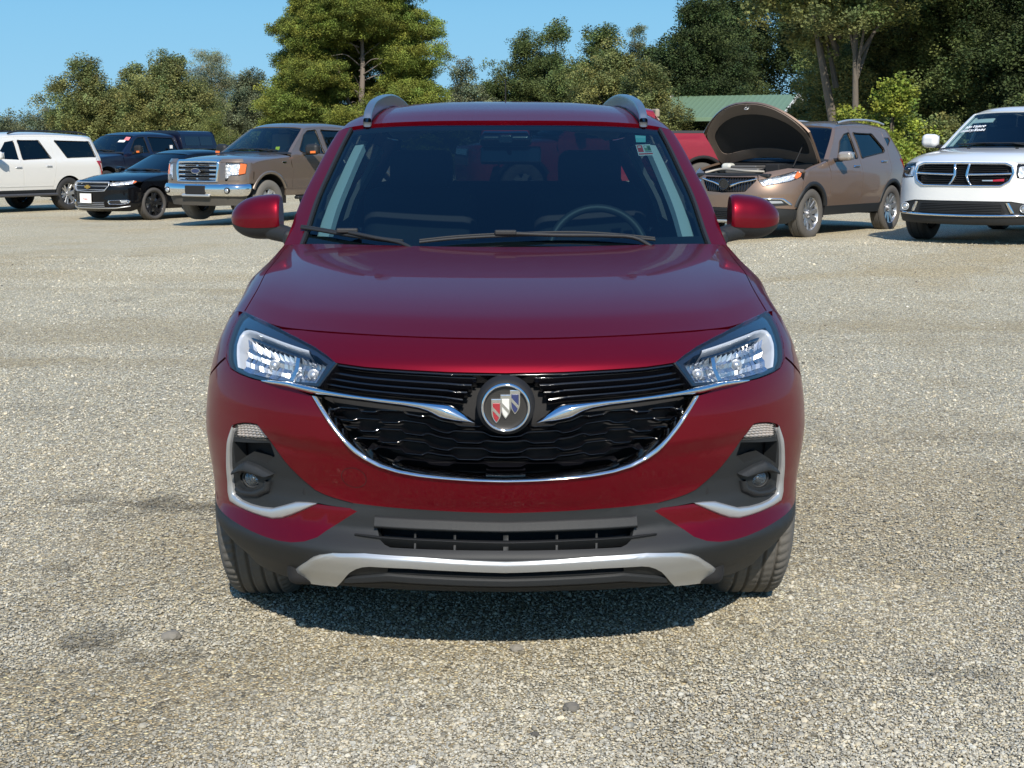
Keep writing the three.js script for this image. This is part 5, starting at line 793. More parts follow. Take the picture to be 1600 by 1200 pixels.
// --- long white wagon at the left edge
{
  const white = paint(.70, .68, .63, { metalness: 0, roughness: .45 });
  const S = makeSkin({ zc: [[.3, -.06], [.7, 0], [1.1, -.03], [1.3, -.3]], L: [[.4, .4], [1.2, .5]], zr: [[.4, -5.28], [.8, -5.36], [1.2, -5.36], [1.8, -5.24]], Lr: .35, n: 3.4, nr: 4.5,
    w: [[.3, .93], [.5, .985], [.8, 1.005], [1.05, .995], [1.2, .965], [1.26, .93], [1.7, .76], [1.82, .68]], taper: () => 1 });
  const tops = {
    hood: makeTop(S.X, [{ z: -.08, y: 1.12, bow: .3, rise: 0, drop: .06 }, { z: -1.4, y: 1.27, bow: .16, rise: 0, drop: .08 }]),
    screen: makeTop(S.X, [{ z: -1.36, y: 1.24, bow: .22, rise: .02, drop: .03 }, { z: -2.1, y: 1.80, bow: .1, rise: 0, drop: .05 }], { p: 3.4 }),
    roof: makeTop(S.XC, [{ z: -2.1, y: 1.80, bow: .1, rise: 0, drop: .05 }, { z: -2.5, y: 1.88, bow: .04, rise: 0, drop: .1 }, { z: -3.6, y: 1.91, bow: 0, rise: 0, drop: .11 }, { z: -5.08, y: 1.85, bow: 0, rise: 0, drop: .11 }]),
    tail: makeTop(S.XC, [{ z: -5.08, y: 1.85, bow: 0, rise: 0, drop: .11 }, { z: -5.18, y: 1.5, bow: 0, rise: 0, drop: .02 }, { z: -5.26, y: 1.2, bow: -.04, rise: 0, drop: .01 }]) };
  buildCar({ name: 'white_wagon', label: 'long white sport utility with dark rear windows and red tail lamp at the left edge', category: 'car', at: [-13.76, -28.93], turn: -.542, skin: S, tops, paint: white, sill: .52, length: 5.3, screenGlass: M.tint,
    arch: { zf: -.93, zr: -4.03, y: .40, R: .45, w: 1.3 }, seamY: .75, wingFront: [[-.52, .74], [-.5, .95]], wingTopZ: -.55, cuts: [[[-1.55, .52], [-1.6, 1.0], [-1.56, 1.2]], [[-2.62, .52], [-2.64, 1.0], [-2.64, 1.6]], [[-3.5, .52], [-3.58, .8], [-3.66, 1.1], [-3.66, 1.7]]], rearLine: [[-5.05, .52], [-5.13, .8], [-5.13, 1.2], [-5.08, 1.75]],
    windows: [{ door: 0, mat: M.tint, l: [[-1.9, 1.27], [-2.3, 1.66], [-2.58, 1.70], [-2.58, 1.24]] }, { door: 1, l: [[-2.68, 1.24], [-2.68, 1.70], [-3.32, 1.70], [-3.56, 1.27]], trim: M.dark }, { door: 'q', l: [[-4.06, 1.28], [-3.8, 1.70], [-4.92, 1.68], [-5.0, 1.30]], trim: M.dark }],
    handles: [[-2.5, 1.06], [-3.42, 1.08]], handleMat: M.satin, mirror: [1.0, 1.34, -1.8, .26, .2, white], sillMat: M.plastic,
    rear: [['tailgate', [[0, .62], [0, 1.19], [.88, 1.19], [.9, .62]], white], ['rear_bumper', [[0, .35], [0, .62], [.95, .62], [.95, .35]], white], ['tail_lamp', [[.94, 1.2], [.96, .95], [.90, .86], [.80, .9], [.80, 1.2]], M.redlens, .014]],
    cabin: { rows: [-2.4, -3.4], y: .8, dy: 1.15, dz: -1.7, len: 3.2, mid: -3 }, wheels: { R: .405, W: .275, rimR: .26, x: .99, rim: rimGeometry(.26, .275, 6, { split: true, spread: .18 }), tyreMat: M.rubber },
    front({ car, S, both, fz }) {
      part('nose', panel(S, sym([[0, 1.125], [S.sx(.9, 1.12), 1.12], [.85, 1.05], [S.sz(-.5, .75), .75], [.85, .45], [0, .35]]), { len: .12 }), white, car); part('grille', panel(S, sym(front(S, [[0, 1.05], [.5, 1.05], [.48, .75], [0, .75]])), { off: .01 }), M.chrome, car); headlamp(car, S, [[.6, 1.05], [.9, 1.05], [.92, .85], [.62, .82]]);
      both('tail_lamp_side', panel(S, toS(S, [[-4.96, 1.20], [-5.16, 1.20], [-5.22, .86], [-5.10, .84], [-5.08, .98], [-5.01, 1.10]]), { off: .018, len: .08 }), M.redlens);
      both('tail_lamp_clear', panel(S, toS(S, [[-5.06, 1.14], [-5.12, 1.13], [-5.15, .95], [-5.12, .94]]), { off: .023, len: .08 }), mat(.6, .5, .5, .15, { clearcoat: 1 }));
      both('roof_rail', tube([[.66, 1.86, -2.5], [.67, 1.91, -2.7], [.67, 1.925, -3.6], [.66, 1.90, -4.7], [.65, 1.85, -4.95]], .022, 24, 8), M.plastic);
      both('running_board', box(.16, .07, 2.2, 1.0, .40, -2.5, .03), mat(.06, .06, .065, .4)); both('door_moulding', panel(S, toS(S, [[-1.62, .60], [-1.62, .62], [-3.5, .62], [-3.5, .60]]), { off: .008, len: .4 }), white);
    } });
}
// ---------------------------------------------------------------- ground: crushed-stone lot
{
  const N = 1536, SIZE = 3, cell = .010, C = Math.round(SIZE / cell), r = rng(77), px = new Float32Array(C * C), py = new Float32Array(C * C), tone = new Float32Array(C * C), hue = new Float32Array(C * C), big = new Float32Array(C * C);
  for (let i = 0; i < C * C; i++) { px[i] = r(); py[i] = r(); const k = r(); tone[i] = k < .10 ? .45 + .2 * r() : k < .8 ? .68 + .22 * r() : .92 + .2 * r(); hue[i] = r() - .5; big[i] = r() < .3 ? -.12 - .3 * r() : .12 * r(); }
  const col = new Uint8Array(N * N * 4), hgt = new Uint8Array(N * N * 4);
  for (let j = 0; j < N; j++) for (let i = 0; i < N; i++) {
    const x = i / N * C, y = j / N * C, cx = Math.floor(x), cy = Math.floor(y); let d1 = 9, d2 = 9, best = 0;
    for (let b = -1; b <= 1; b++) for (let a = -1; a <= 1; a++) { const q = ((cy + b + C) % C) * C + (cx + a + C) % C, dx = cx + a + px[q] - x, dy = cy + b + py[q] - y, d = Math.sqrt(dx * dx + dy * dy) - big[q]; if (d < d1) { d2 = d1; d1 = d; best = q; } else if (d < d2) d2 = d; }
    const e = clamp((d2 - d1) / .35), fine = .9 + .2 * r(), v = tone[best] * (.55 + .45 * Math.pow(e, .5)) * fine, h = hue[best], o = (j * N + i) * 4;
    col[o] = clamp(1.0 * v * (1 + .07 * h)) * 255; col[o + 1] = clamp(.955 * v) * 255; col[o + 2] = clamp(.83 * v * (1 - .14 * h)) * 255; col[o + 3] = 255;
    const z = clamp(Math.pow(e, .6) * (.6 + .4 * tone[best])) * 255; hgt[o] = hgt[o + 1] = hgt[o + 2] = z; hgt[o + 3] = 255;
  }
  const tex = (d, s) => { const t = new THREE.DataTexture(d, N, N); t.wrapS = t.wrapT = THREE.RepeatWrapping; t.magFilter = THREE.LinearFilter; t.minFilter = THREE.LinearMipmapLinearFilter; t.generateMipmaps = true; t.anisotropy = 8; if (s) t.colorSpace = THREE.SRGBColorSpace; t.needsUpdate = true; return t; };
  const gravel = new THREE.MeshStandardMaterial({ map: tex(col, true), bumpMap: tex(hgt), bumpScale: .006, roughness: .95, vertexColors: true });
  // ragged stains and sandy patches lie in the vertex colours of the sheet
  const fbm = (x, z, s) => noise.noise(x * s, z * s, 3.1) * .6 + noise.noise(x * s * 2.3, z * s * 2.3, 7.7) * .3 + noise.noise(x * s * 5.1, z * s * 5.1, 1.3) * .2;
  const spot = (x, z, cx, cz, rx, rz) => Math.exp(-(((x - cx) / rx) ** 2) - ((z - cz) / rz) ** 2);
  const soil = (x, z) => { // [how sandy, how dark and damp, how pale] the lot is at a place
    const f = fbm(x, z, .35), g = fbm(x + 40, z, 1.1), track = noise.noise(x * .16 + 3, z * .9 + .05 * x, 5.5) + .5 * noise.noise(x * .3, z * 2.1, 9.1);
    const blot = spot(x, z, -1.3, -.35, .4, .16) + spot(x, z, -1.7, -.05, .24, .13) + spot(x, z, -1.9, -1.1, .5, .16) + spot(x, z, -1.35, -2.0, .6, .2) + .6 * spot(x, z, 1.25, -.1, .4, .13) + .5 * spot(x, z, -3.5, -4, .8, .3);
    return [clamp(smooth(.02, .4, f) * .7 + smooth(.1, .45, g) * .45 + smooth(.25, .7, track) * .5), clamp(1.2 * blot * smooth(-.05, .22, fbm(x - 17, z + 9, 4.2)) + .35 * smooth(.3, .65, fbm(x - 17, z + 9, .9)) + .2 * smooth(.3, .8, -track)), smooth(.1, .5, -f)];
  };
  const lines = (a, b, near) => { const l = []; for (let i = 0; i <= 420; i++) { const t = i / 420 * 2 - 1; l.push(Math.sign(t) * (near * Math.abs(t) + (b - near) * Math.pow(Math.abs(t), 6))); } return l; };
  const X = lines(0, 400, 12), Z = lines(0, 400, 12), pos = [], uv = [], colr = [], idx = [], n = X.length;
  for (let j = 0; j < n; j++) for (let i = 0; i < n; i++) {
    const x = X[i], z = Z[j] - 5; pos.push(x, ground(x, z) - .004 + .008 * fbm(x, z, .8), z); uv.push(x / SIZE, -z / SIZE);
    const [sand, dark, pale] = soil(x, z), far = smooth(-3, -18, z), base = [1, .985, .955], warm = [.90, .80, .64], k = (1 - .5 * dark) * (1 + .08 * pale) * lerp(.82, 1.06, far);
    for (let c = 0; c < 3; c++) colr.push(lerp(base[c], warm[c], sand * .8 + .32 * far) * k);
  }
  for (let j = 0; j < n - 1; j++) for (let i = 0; i < n - 1; i++) { const a = j * n + i; idx.push(a, a + n, a + 1, a + 1, a + n, a + n + 1); }
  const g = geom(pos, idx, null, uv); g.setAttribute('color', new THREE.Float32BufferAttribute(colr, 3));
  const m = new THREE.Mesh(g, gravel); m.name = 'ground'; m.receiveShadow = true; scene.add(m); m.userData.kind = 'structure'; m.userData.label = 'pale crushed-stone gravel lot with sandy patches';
  // loose stones lying on it, thick near the camera
  const pebble = (seed) => { const q = rng(seed), s = new THREE.IcosahedronGeometry(1, 0), p = s.attributes.position, seen = new Map(); for (let i = 0; i < p.count; i++) { const k = [p.getX(i), p.getY(i), p.getZ(i)].map((v) => v.toFixed(2)).join(); if (!seen.has(k)) seen.set(k, .7 + .5 * q()); const f = seen.get(k); p.setXYZ(i, p.getX(i) * f * 1.25, p.getY(i) * f * .72, p.getZ(i) * f); } s.computeVertexNormals(); return s; };
  const stone = mat(1, 1, 1, .9), q = rng(5), M4 = new THREE.Matrix4(), Q = new THREE.Quaternion(), E = new THREE.Euler(), c = new THREE.Color();
  for (let v = 0; v < 3; v++) {
    const count = 84000, im = new THREE.InstancedMesh(pebble(v + 11), stone, count); im.name = numbered('loose_gravel'); im.receiveShadow = im.castShadow = true;
    let made = 0;
    for (let i = 0; i < count; i++) {
      const d = 2.85 + 16 * Math.pow(q(), 2.6), z = 3.5 - d, x = (q() * 2 - 1) * (d * .40 + .25), s = (.0021 + .0034 * q() * q() + (q() < .02 ? .006 * q() : 0)) * (1 + .04 * (d - 3)); const [sand, dark, pale] = soil(x, z); if (sand * 1.15 > q() + .25) continue;
      E.set((q() - .5) * .7, q() * 6.28, (q() - .5) * .7); Q.setFromEuler(E); M4.compose(new THREE.Vector3(x, ground(x, z) + s * .18, z), Q, new THREE.Vector3(s * (.8 + .5 * q()), s, s * (.8 + .5 * q()))); im.setMatrixAt(made, M4);
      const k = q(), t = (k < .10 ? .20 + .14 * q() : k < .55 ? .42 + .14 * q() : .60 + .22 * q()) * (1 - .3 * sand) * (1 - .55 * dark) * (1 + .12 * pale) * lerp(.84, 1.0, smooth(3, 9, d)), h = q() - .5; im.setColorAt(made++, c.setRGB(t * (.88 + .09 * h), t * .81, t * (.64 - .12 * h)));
    }
    im.count = made; scene.add(tag(im, ['fine pale crushed stone strewn over the whole lot', 'fine grey crushed stone strewn over the whole lot', 'fine tan crushed stone strewn over the whole lot'][v], 'gravel', null, 'stuff'));
  }
  // a few single stones big enough to pick out
  for (const [x, z, s, t, l] of [[-.97, -.41, .024, .20, 'flat grey stone lying on the gravel left of the red car’s front wheel'], [.166, .12, .018, .15, 'grey stone on the open gravel right of the picture’s middle'], [.07, .28, .0095, .09, 'small dark stone on the gravel nearest the camera'], [.03, -.31, .016, .24, 'brown stone lying just in front of the red car’s shadow']]) {
    const p = new THREE.IcosahedronGeometry(1, 2), a = p.attributes.position; for (let i = 0; i < a.count; i++) { const v = new THREE.Vector3().fromBufferAttribute(a, i), f = 1 + .3 * noise.noise(v.x * 1.4 + x * 9, v.y * 1.4, v.z * 1.4) + .1 * noise.noise(v.x * 4, v.y * 4, v.z * 4); a.setXYZ(i, v.x * f * s * 1.15, v.y * f * s * .7, v.z * f * s); }
    p.computeVertexNormals(); const o = part('stone', p, mat(t, t * .92, t * .78, .95)); o.position.set(x, s * .3, z); tag(o, l, 'stone');
  }
}
// ---------------------------------------------------------------- trees
const leafMat = new THREE.MeshPhysicalMaterial({ color: new THREE.Color(1, 1, 1), roughness: .85, side: THREE.DoubleSide, transmission: .25, thickness: 0, specularIntensity: .35 });
const bark = noiseTexture(128, 1, 9, (x, y, r) => .35 + .5 * Math.abs(noise.noise(x * 26, y * 5, 2)) + .25 * r());
const barkMat = mat(.115, .095, .075, .95, { bumpMap: bark, bumpScale: .03 }), paleBark = mat(.145, .122, .098, .95, { bumpMap: bark, bumpScale: .02 }), deadWood = mat(.21, .175, .15, .95);
function leafCluster(seed, n, leaf, o = {}) { // n little folded leaves filling a unit ball
  const r = rng(seed), pos = [], idx = [];
  for (let i = 0; i < n; i++) {
    let x, y, z; do { x = r() * 2 - 1; y = r() * 2 - 1; z = r() * 2 - 1; } while (x * x + y * y + z * z > 1);
    const d = new THREE.Vector3(r() - .5, r() * .8 - (o.droop ?? .35), r() - .5).normalize(), u = new THREE.Vector3(r() - .5, r() + .2, r() - .5).normalize(), w = new THREE.Vector3().crossVectors(d, u).normalize(), L = leaf * (.7 + .6 * r()), B = L * (o.aspect ?? .42), k = pos.length / 3, q = new THREE.Vector3().crossVectors(w, d).multiplyScalar(B * .35);
    const P = (a, b, f) => pos.push(x + d.x * a + w.x * b + q.x * f, (y + d.y * a + w.y * b + q.y * f) * 1, z + d.z * a + w.z * b + q.z * f);
    P(0, 0, 0); P(L * .45, B, 1); P(L, 0, 0); P(L * .45, -B, 1); idx.push(k, k + 1, k + 2, k, k + 2, k + 3);
  }
  return geom(pos, idx);
}
const clusters = { oak: [leafCluster(1, 34, .34), leafCluster(2, 34, .34)], fine: [leafCluster(3, 46, .24, { aspect: .3 }), leafCluster(4, 46, .24, { aspect: .3 })], cedar: [leafCluster(5, 44, .36, { aspect: .3, droop: .1 }), leafCluster(6, 44, .36, { aspect: .3, droop: .1 })], broad: [leafCluster(7, 22, .44, { aspect: .5 }), leafCluster(8, 22, .44, { aspect: .5 })] };
function limb(pts, r0, r1, rad = 8) { const c = new THREE.CatmullRomCurve3(pts.map((p) => new THREE.Vector3(...p)), false, 'centripetal'), n = pts.length * 5, g = new THREE.TubeGeometry(c, n, 1, rad), p = g.attributes.position; for (let i = 0; i <= n; i++) { const m = c.getPointAt(i / n), k = lerp(r0, r1, i / n); for (let j = 0; j <= rad; j++) { const q = i * (rad + 1) + j; p.setXYZ(q, m.x + (p.getX(q) - m.x) * k, m.y + (p.getY(q) - m.y) * k, m.z + (p.getZ(q) - m.z) * k); } } g.computeVertexNormals(); return g; }
// blobs: [x, y, z, rx, ry, rz] in metres from the foot of the tree; each is covered with tufts, each tuft with leaf clusters
function foliage(name, blobs, o, parent) {
  const r = rng(o.seed), sets = clusters[o.kind ?? 'oak'], per = [[], []], c = new THREE.Color(), tuft = o.tuft ?? o.size * 1.15, N = (x, y, z, f) => noise.noise(x * f + o.seed, y * f, z * f);
  blobs.forEach(([bx, by, bz, rx, ry, rz], i) => {
    const area = 12.57 * Math.pow((Math.pow(rx * ry, 1.6) + Math.pow(rx * rz, 1.6) + Math.pow(ry * rz, 1.6)) / 3, 1 / 1.6), n = Math.ceil(area / (tuft * tuft * (o.sparse ?? 1.5))), bt = .85 + .3 * r();
    for (let k = 0; k < n; k++) {
      const a = r() * 2 * PI, y = r() * 2 - 1, s = Math.sqrt(1 - y * y), d = (1 - .45 * r() * r()) * (1 + .3 * N(Math.cos(a) * s + i, y, Math.sin(a) * s, 2.1));
      const x = bx + Math.cos(a) * s * rx * d, yy = by + y * ry * d, z = bz + Math.sin(a) * s * rz * d; if (yy < (o.floor ?? .1) || N(x, yy, z, o.gap ?? .9) < (o.hole ?? -.3)) continue;
      const tt = bt * (.72 + .56 * r()), th = (r() - .5) * .3, R = tuft * (.65 + .6 * r()), m = Math.ceil((o.fill ?? 7) * (.7 + .6 * r()));
      for (let q = 0; q < m; q++) { const e = Math.acos(1 - 1.6 * r()), f = r() * 2 * PI, w = R * (.55 + .45 * r()), u = .55 + .4 * r(); per[r() < .5 ? 0 : 1].push([x + Math.cos(f) * Math.sin(e) * w, yy + Math.cos(e) * w * (o.flat ?? .75), z + Math.sin(f) * Math.sin(e) * w, o.size * u * .75, f, tt * (.85 + .3 * r()), th + (r() - .5) * .12, r()]); }
    }
  });
  per.forEach((list, v) => {
    if (!list.length) return; const im = new THREE.InstancedMesh(sets[v], leafMat, list.length); im.name = name; im.castShadow = im.receiveShadow = true; const M4 = new THREE.Matrix4(), Q = new THREE.Quaternion(), E = new THREE.Euler();
    list.forEach(([x, y, z, s, a, t, h, q], i) => { E.set((q - .5) * .9, a * 3, (q * 7 % 1 - .5) * .9); Q.setFromEuler(E); im.setMatrixAt(i, M4.compose(new THREE.Vector3(x, y, z), Q, new THREE.Vector3(s, s * (o.flat ?? .8), s))); im.setColorAt(i, c.setRGB(o.color[0] * t * (1 + h), o.color[1] * t, o.color[2] * t * (1 - .5 * h))); });
    im.userData.kind = 'stuff'; (parent ?? scene).add(im);
  });
}
function tree(name, label, group, x, z, h, w, o) {
  const t = thing(name, label, o.category ?? 'tree', x, ground(x, z) - .05, z, 0, group), r = rng(o.seed), blobs = o.blobs ?? [], tr = [], base = o.base ?? .28;
  if (!o.blobs) { const n = o.n ?? 11; for (let i = 0; i < n; i++) { const f = (i + .5) / n, y = h * lerp(base, .9, f), prof = (o.profile ?? ((k) => Math.sin(Math.min(1, k * 1.15 + .18) * PI) ** .6))(f), a = i * 2.4 + r(), e = w * .5 * prof * (.45 + .3 * r()), q = w * (.20 + .12 * r()) * (.55 + .5 * prof); blobs.push([Math.cos(a) * e, y, Math.sin(a) * e, q * 1.1, Math.min(q * .85, h - y + .1), q * 1.1]); } }
  const top = h * .8; tr.push(limb(o.trunk ?? [[0, -.1, 0], [w * .02, h * .25, 0], [-w * .03, h * .55, .05], [0, top, 0]], o.r ?? w * .045, .02));
  part('trunk', tr, o.bark ?? barkMat, t);
  for (const b of blobs.filter((_, i) => i % 2 === 0).slice(0, 6)) { const y0 = clamp(b[1] * .6, .3, top * .9); part('limb', limb([[0, y0, 0], [b[0] * .45, lerp(y0, b[1], .55), b[2] * .45], [b[0], b[1], b[2]]], (o.r ?? w * .045) * .5, .012, 6), o.bark ?? barkMat, t); }
  o.extra?.(t); foliage('crown', blobs, { ...o, color: o.color, size: o.size }, t);
  return t;
}
{
  const back = 'trees along the back of the lot';
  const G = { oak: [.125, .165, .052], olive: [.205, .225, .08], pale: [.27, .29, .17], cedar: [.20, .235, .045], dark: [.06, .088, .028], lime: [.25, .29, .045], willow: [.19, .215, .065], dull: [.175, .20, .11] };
  // far left
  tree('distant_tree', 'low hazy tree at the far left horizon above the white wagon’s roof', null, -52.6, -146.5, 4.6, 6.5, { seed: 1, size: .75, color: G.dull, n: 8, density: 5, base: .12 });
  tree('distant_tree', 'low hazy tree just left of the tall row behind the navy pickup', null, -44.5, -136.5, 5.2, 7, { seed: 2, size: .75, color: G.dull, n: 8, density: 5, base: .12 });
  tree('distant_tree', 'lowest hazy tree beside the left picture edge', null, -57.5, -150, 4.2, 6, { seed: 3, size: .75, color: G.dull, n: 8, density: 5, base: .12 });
  tree('bushy_tree', 'leftmost bushy green tree with an uneven top against the sky', null, -23.2, -76.5, 6.7, 4.6, { seed: 4, size: .5, color: G.olive, n: 12, r: .10 });
  tree('bushy_tree', 'second bushy tree from the left, lower than its neighbour', null, -20.9, -77.5, 6.3, 4.8, { seed: 5, size: .5, color: G.olive, n: 12, r: .10 });
  tree('bushy_tree', 'tallest tree of the left group, over the black sedan', null, -18.2, -74.5, 7.0, 4.8, { seed: 6, size: .5, color: G.olive, n: 13, r: .10 });
  tree('pale_tree', 'pale thin-leaved tree standing further back in the left group', null, -20.0, -94.5, 7.9, 6.6, { seed: 7, size: .55, color: G.pale, kind: 'fine', n: 12, hole: -.12 });
  tree('bushy_tree', 'grey-green tree left of the big cedar', null, -15.2, -82.5, 6.3, 5.2, { seed: 8, size: .5, color: G.dull, n: 12 });
  tree('willow_shrub', 'rounded yellow-green shrub behind the brown pickup’s bonnet', null, -12.7, -58.5, 3.3, 2.3, { category: 'shrub', seed: 9, size: .34, color: G.willow, kind: 'fine', n: 10, base: .15, hole: -.5 });
  // the cedar: tiers of flat tufts round an open dead middle
  { const r = rng(60), b = []; for (let i = 0; i < 190; i++) { const f = i / 189, y = lerp(.6, 9.6, f), R = 4.3 * (1 - .72 * Math.pow(f, 1.25)) * (.80 + .2 * Math.sin(i * 1.7)), a = i * 2.399 + r() * .5, k = Math.sqrt(.45 + .55 * r()), x = Math.cos(a) * R * k, z = Math.sin(a) * R * k * .9; if (x > -1.3 && x < 1.5 && z > -1.4 && y > 3.1 && y < 6.3) continue; const q = .6 + .45 * r(); b.push([x, y, z, q * 1.3, q * .55, q * 1.3]); }
    tree('cedar_tree', 'tall broad cedar with a bare dead middle, behind the brown pickup', null, -6.25, -56.5, 9.3, 7.8, { seed: 10, size: .36, tuft: .36, flat: .62, color: G.cedar, kind: 'cedar', blobs: b, bark: deadWood, r: .2, hole: -.45, fill: 8, sparse: 1.7, trunk: [[.25, -.1, .3], [.2, 2.5, .3], [.35, 5, .4], [.2, 8.4, 0]],
      extra(t) { const q = rng(8); part('limb', limb([[.2, 2.4, .3], [-.3, 3.6, .6], [-.7, 5.2, .5], [-.5, 6.6, .2]], .1, .02), deadWood, t); for (let i = 0; i < 16; i++) { const y = 2.8 + i * .24, a = q() * 3.6 - .3, L = 1.1 + q(); part('dead_branch', limb([[.2, y, .3], [.2 + Math.cos(a) * L * .5, y + .25 + .2 * q(), .3 + Math.sin(a) * L * .4], [.2 + Math.cos(a) * L, y + .15 + .5 * q(), .3 + Math.sin(a) * L * .6]], .035, .008, 5), deadWood, t); } } }); }
  // between the cedar and the oaks
  [['small grey-green tree right beside the cedar', -2.5, -80.5, 6.7, 3.2, 'dull'], ['low green tree filling the gap between the small tree and the broad one', -.9, -83.5, 5.6, 3.6, 'oak'], ['broad green tree behind the red car’s roof', 1.3, -84.5, 8.8, 5.2, 'oak'], ['narrow tree with the highest rounded top over the red car’s roof', 3.0, -82.5, 9.5, 3.3, 'oak'], ['green tree in the gap left of the slim spire', 5.2, -78.5, 8.6, 4.9, 'oak'], ['lower leafy tree in front of the slim spire', 5.6, -70.5, 6.7, 4.6, 'olive']].forEach(([l, x, z, h, w, c], i) => tree('leafy_tree', l, null, x, z, h, w, { seed: 20 + i, size: .52, color: G[c], n: 13 }));
  tree('spire_tree', 'slim pointed conifer rising out of the leafy trees', null, 7.4, -77.5, 8.9, 1.6, { seed: 30, size: .34, color: G.dull, kind: 'cedar', n: 14, profile: (f) => 1.05 - f, base: .3 });
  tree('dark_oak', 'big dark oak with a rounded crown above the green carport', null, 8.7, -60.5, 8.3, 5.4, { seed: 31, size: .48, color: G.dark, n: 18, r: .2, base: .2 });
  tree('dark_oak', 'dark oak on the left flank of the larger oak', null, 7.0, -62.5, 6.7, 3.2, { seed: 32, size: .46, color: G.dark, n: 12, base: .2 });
  tree('leafy_tree', 'low yellowish tree at the right corner of the red car’s roof', null, 5.9, -54.5, 4.8, 2.9, { seed: 33, size: .42, color: G.olive, n: 12, base: .15 });
  // tall wood on the right, nearer
  const lean = [[.2, -.1, 0], [.1, 1.2, 0], [-.35, 3.2, .1], [-.75, 5.2, 0], [-1.1, 7.2, -.1]], straight = [[0, -.1, 0], [.02, 2, 0], [-.06, 4, .05], [.03, 7.4, 0]];
  const high = (cx, cy, n, R, seed) => { const r = rng(seed), b = []; for (let i = 0; i < n; i++) { const a = i * 2.4, e = R * Math.sqrt((i + .5) / n), q = .6 + .45 * r(); b.push([cx + Math.cos(a) * e, cy + (r() - .4) * 3.2, Math.sin(a) * e * .8, q * 1.1, q * .75, q * 1.1]); } return b; };
  tree('leaning_tree', 'tall tree with a pale leaning trunk behind the tan crossover', null, 8.75, -34.5, 8, 4, { seed: 40, size: .34, color: G.olive, kind: 'broad', bark: paleBark, r: .17, trunk: lean, blobs: [...high(-1.0, 5.9, 12, 2.2, 3), [-2.6, 5.75, .4, .9, .35, .6], [-3.4, 5.9, .3, .6, .25, .5], [-.2, 4.2, -.8, .8, .6, .8]], hole: -.05, density: 5 });
  tree('slender_tree', 'straight slender trunk with yellow-green leaves over the tan crossover’s roof', null, 8.95, -33.2, 8, 4, { seed: 41, size: .34, color: G.willow, kind: 'broad', bark: paleBark, r: .11, trunk: straight, blobs: high(.4, 6.2, 14, 1.9, 5), hole: -.05, density: 5 });
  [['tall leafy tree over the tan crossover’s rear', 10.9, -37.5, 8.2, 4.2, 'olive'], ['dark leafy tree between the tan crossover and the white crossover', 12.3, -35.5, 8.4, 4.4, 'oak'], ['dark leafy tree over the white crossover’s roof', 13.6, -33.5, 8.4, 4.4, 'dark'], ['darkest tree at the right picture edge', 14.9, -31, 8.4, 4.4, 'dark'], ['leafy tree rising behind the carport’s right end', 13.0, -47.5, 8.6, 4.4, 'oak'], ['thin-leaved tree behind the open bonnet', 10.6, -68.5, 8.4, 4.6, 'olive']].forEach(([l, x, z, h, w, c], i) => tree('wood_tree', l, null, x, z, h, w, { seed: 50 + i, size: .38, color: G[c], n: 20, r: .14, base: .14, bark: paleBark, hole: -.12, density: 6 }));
  [['bright yellow-green bush in sun between the tan and the white crossover', 8.4, -27.5, 2.9, 1.8, 'lime'], ['sunlit bush just right of the tan crossover’s tail', 7.9, -29, 2.3, 1.3, 'lime'], ['green bush behind the white crossover’s bonnet', 9.7, -28, 2.0, 1.5, 'olive'], ['low green bush behind the tan crossover’s roof', 9.0, -40, 2.6, 2.0, 'olive'], ['dark bush behind the white crossover’s windscreen', 11.8, -29.5, 2.4, 1.9, 'oak']].forEach(([l, x, z, h, w, c], i) => tree('bush', l, null, x, z, h, w, { category: 'bush', seed: 70 + i, size: .26, color: G[c], kind: 'broad', n: 12, r: .03, base: .16, hole: -.25, density: 6 }));
  // undergrowth and far wood that read as one mass
  { const r = rng(90), b = []; for (let i = 0; i < 40; i++) b.push([lerp(-27, 8, i / 39) + r(), .9 + r() * .9, -88 - 8 * r(), 1.5, 1.1 + .6 * r(), 1.2]); const h = new THREE.Group(); h.name = 'far_hedge'; scene.add(h); tag(h, 'low dark undergrowth under the trees at the back of the lot', 'undergrowth', null, 'stuff'); foliage('leaves', b, { seed: 91, size: .6, color: G.dull, density: 4, hole: -.9 }, h); }
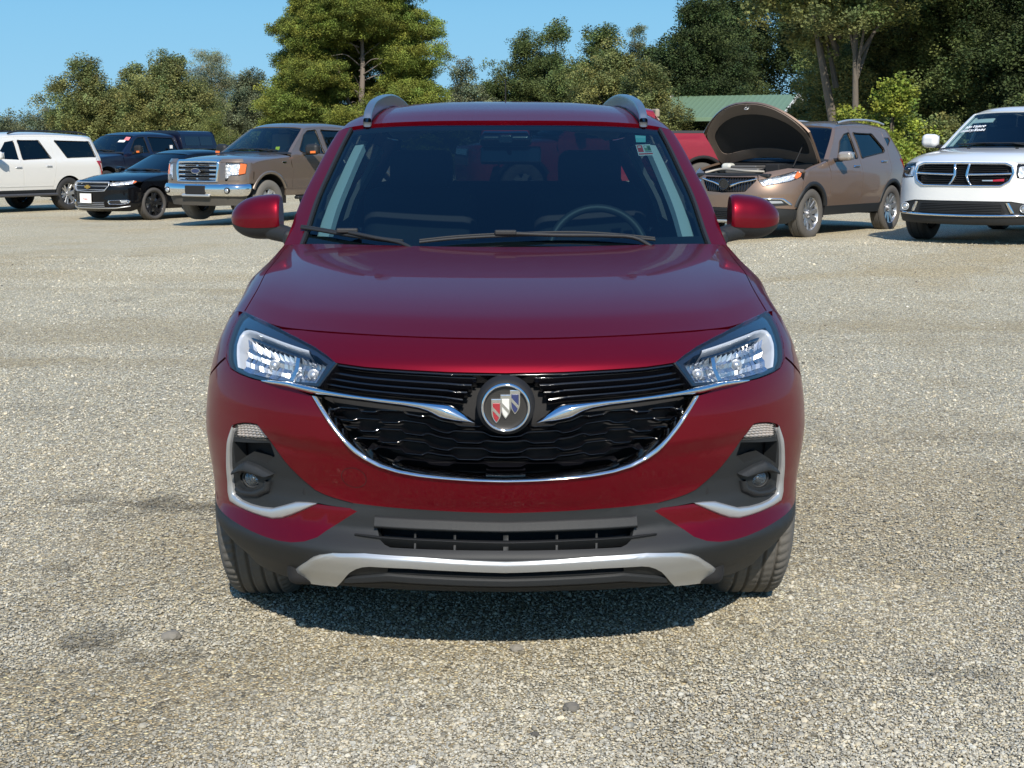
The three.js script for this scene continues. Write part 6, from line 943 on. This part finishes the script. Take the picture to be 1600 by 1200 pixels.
  { const r = rng(96), b = []; for (let i = 0; i < 90; i++) { const x = lerp(-190, 170, i / 89) + 3 * r(); b.push([x, 1.6 + r() * 1.4, -172 - 10 * r(), 3.4, 2 + 1.2 * r(), 2.4]); } const h = new THREE.Group(); h.name = 'far_treeline'; scene.add(h); tag(h, 'hazy low line of far trees along the horizon', 'far trees', null, 'stuff'); foliage('leaves', b, { seed: 97, size: 1.1, color: G.dull, hole: -.6 }, h); }
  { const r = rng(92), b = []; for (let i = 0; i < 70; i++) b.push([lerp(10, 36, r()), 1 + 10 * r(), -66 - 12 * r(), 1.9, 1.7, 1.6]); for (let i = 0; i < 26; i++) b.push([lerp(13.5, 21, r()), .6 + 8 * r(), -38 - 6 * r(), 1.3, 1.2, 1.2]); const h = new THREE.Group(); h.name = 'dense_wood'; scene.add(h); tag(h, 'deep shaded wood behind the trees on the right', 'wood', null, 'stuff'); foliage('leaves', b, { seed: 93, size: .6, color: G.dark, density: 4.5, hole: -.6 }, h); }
}
// ---------------------------------------------------------------- green metal carport
{
  const green = mat(.165, .255, .165, .42, { metalness: .1 }), white = mat(.6, .6, .56, .5), c = thing('carport', 'green metal carport with white edges behind the open bonnet', 'carport', 9.65, ground(9, -57), -57, -.42), W = 2.7, D = 3.0, e = 2.42, p = 3.42;
  for (const s of [1, -1]) part('roof_sheet', grid((a, b) => { const x = lerp(-W, W, a), k = b, rib = .009 * (Math.abs(((a * 24) % 1) - .5) < .2 ? 1 : 0); return [x, lerp(p, e, k) + rib, s * lerp(0, D, k)]; }, 192, 1, s > 0), green, c);
  for (const s of [1, -1]) { part('eave_trim', box(W * 2, .16, .04, 0, e - .04, s * D, .01), green, c); for (const g of [1, -1]) { const L = Math.hypot(D, p - e), t = box(.05, .14, L, g * (W + .01), (p + e) / 2 - .02, s * D / 2, .01); const q = box(.05, .14, L, 0, 0, 0, .01); q.rotateX(s * Math.atan2(p - e, D)); q.translate(g * (W + .03), (p + e) / 2, s * D / 2); part('gable_trim', q, white, c); } }
  for (const x of [-W, 0, W]) for (const z of [-D, D]) part('post', box(.08, e, .08, x * .98, e / 2, z * .98, .01), white, c);
}
renderer.render(scene, camera);
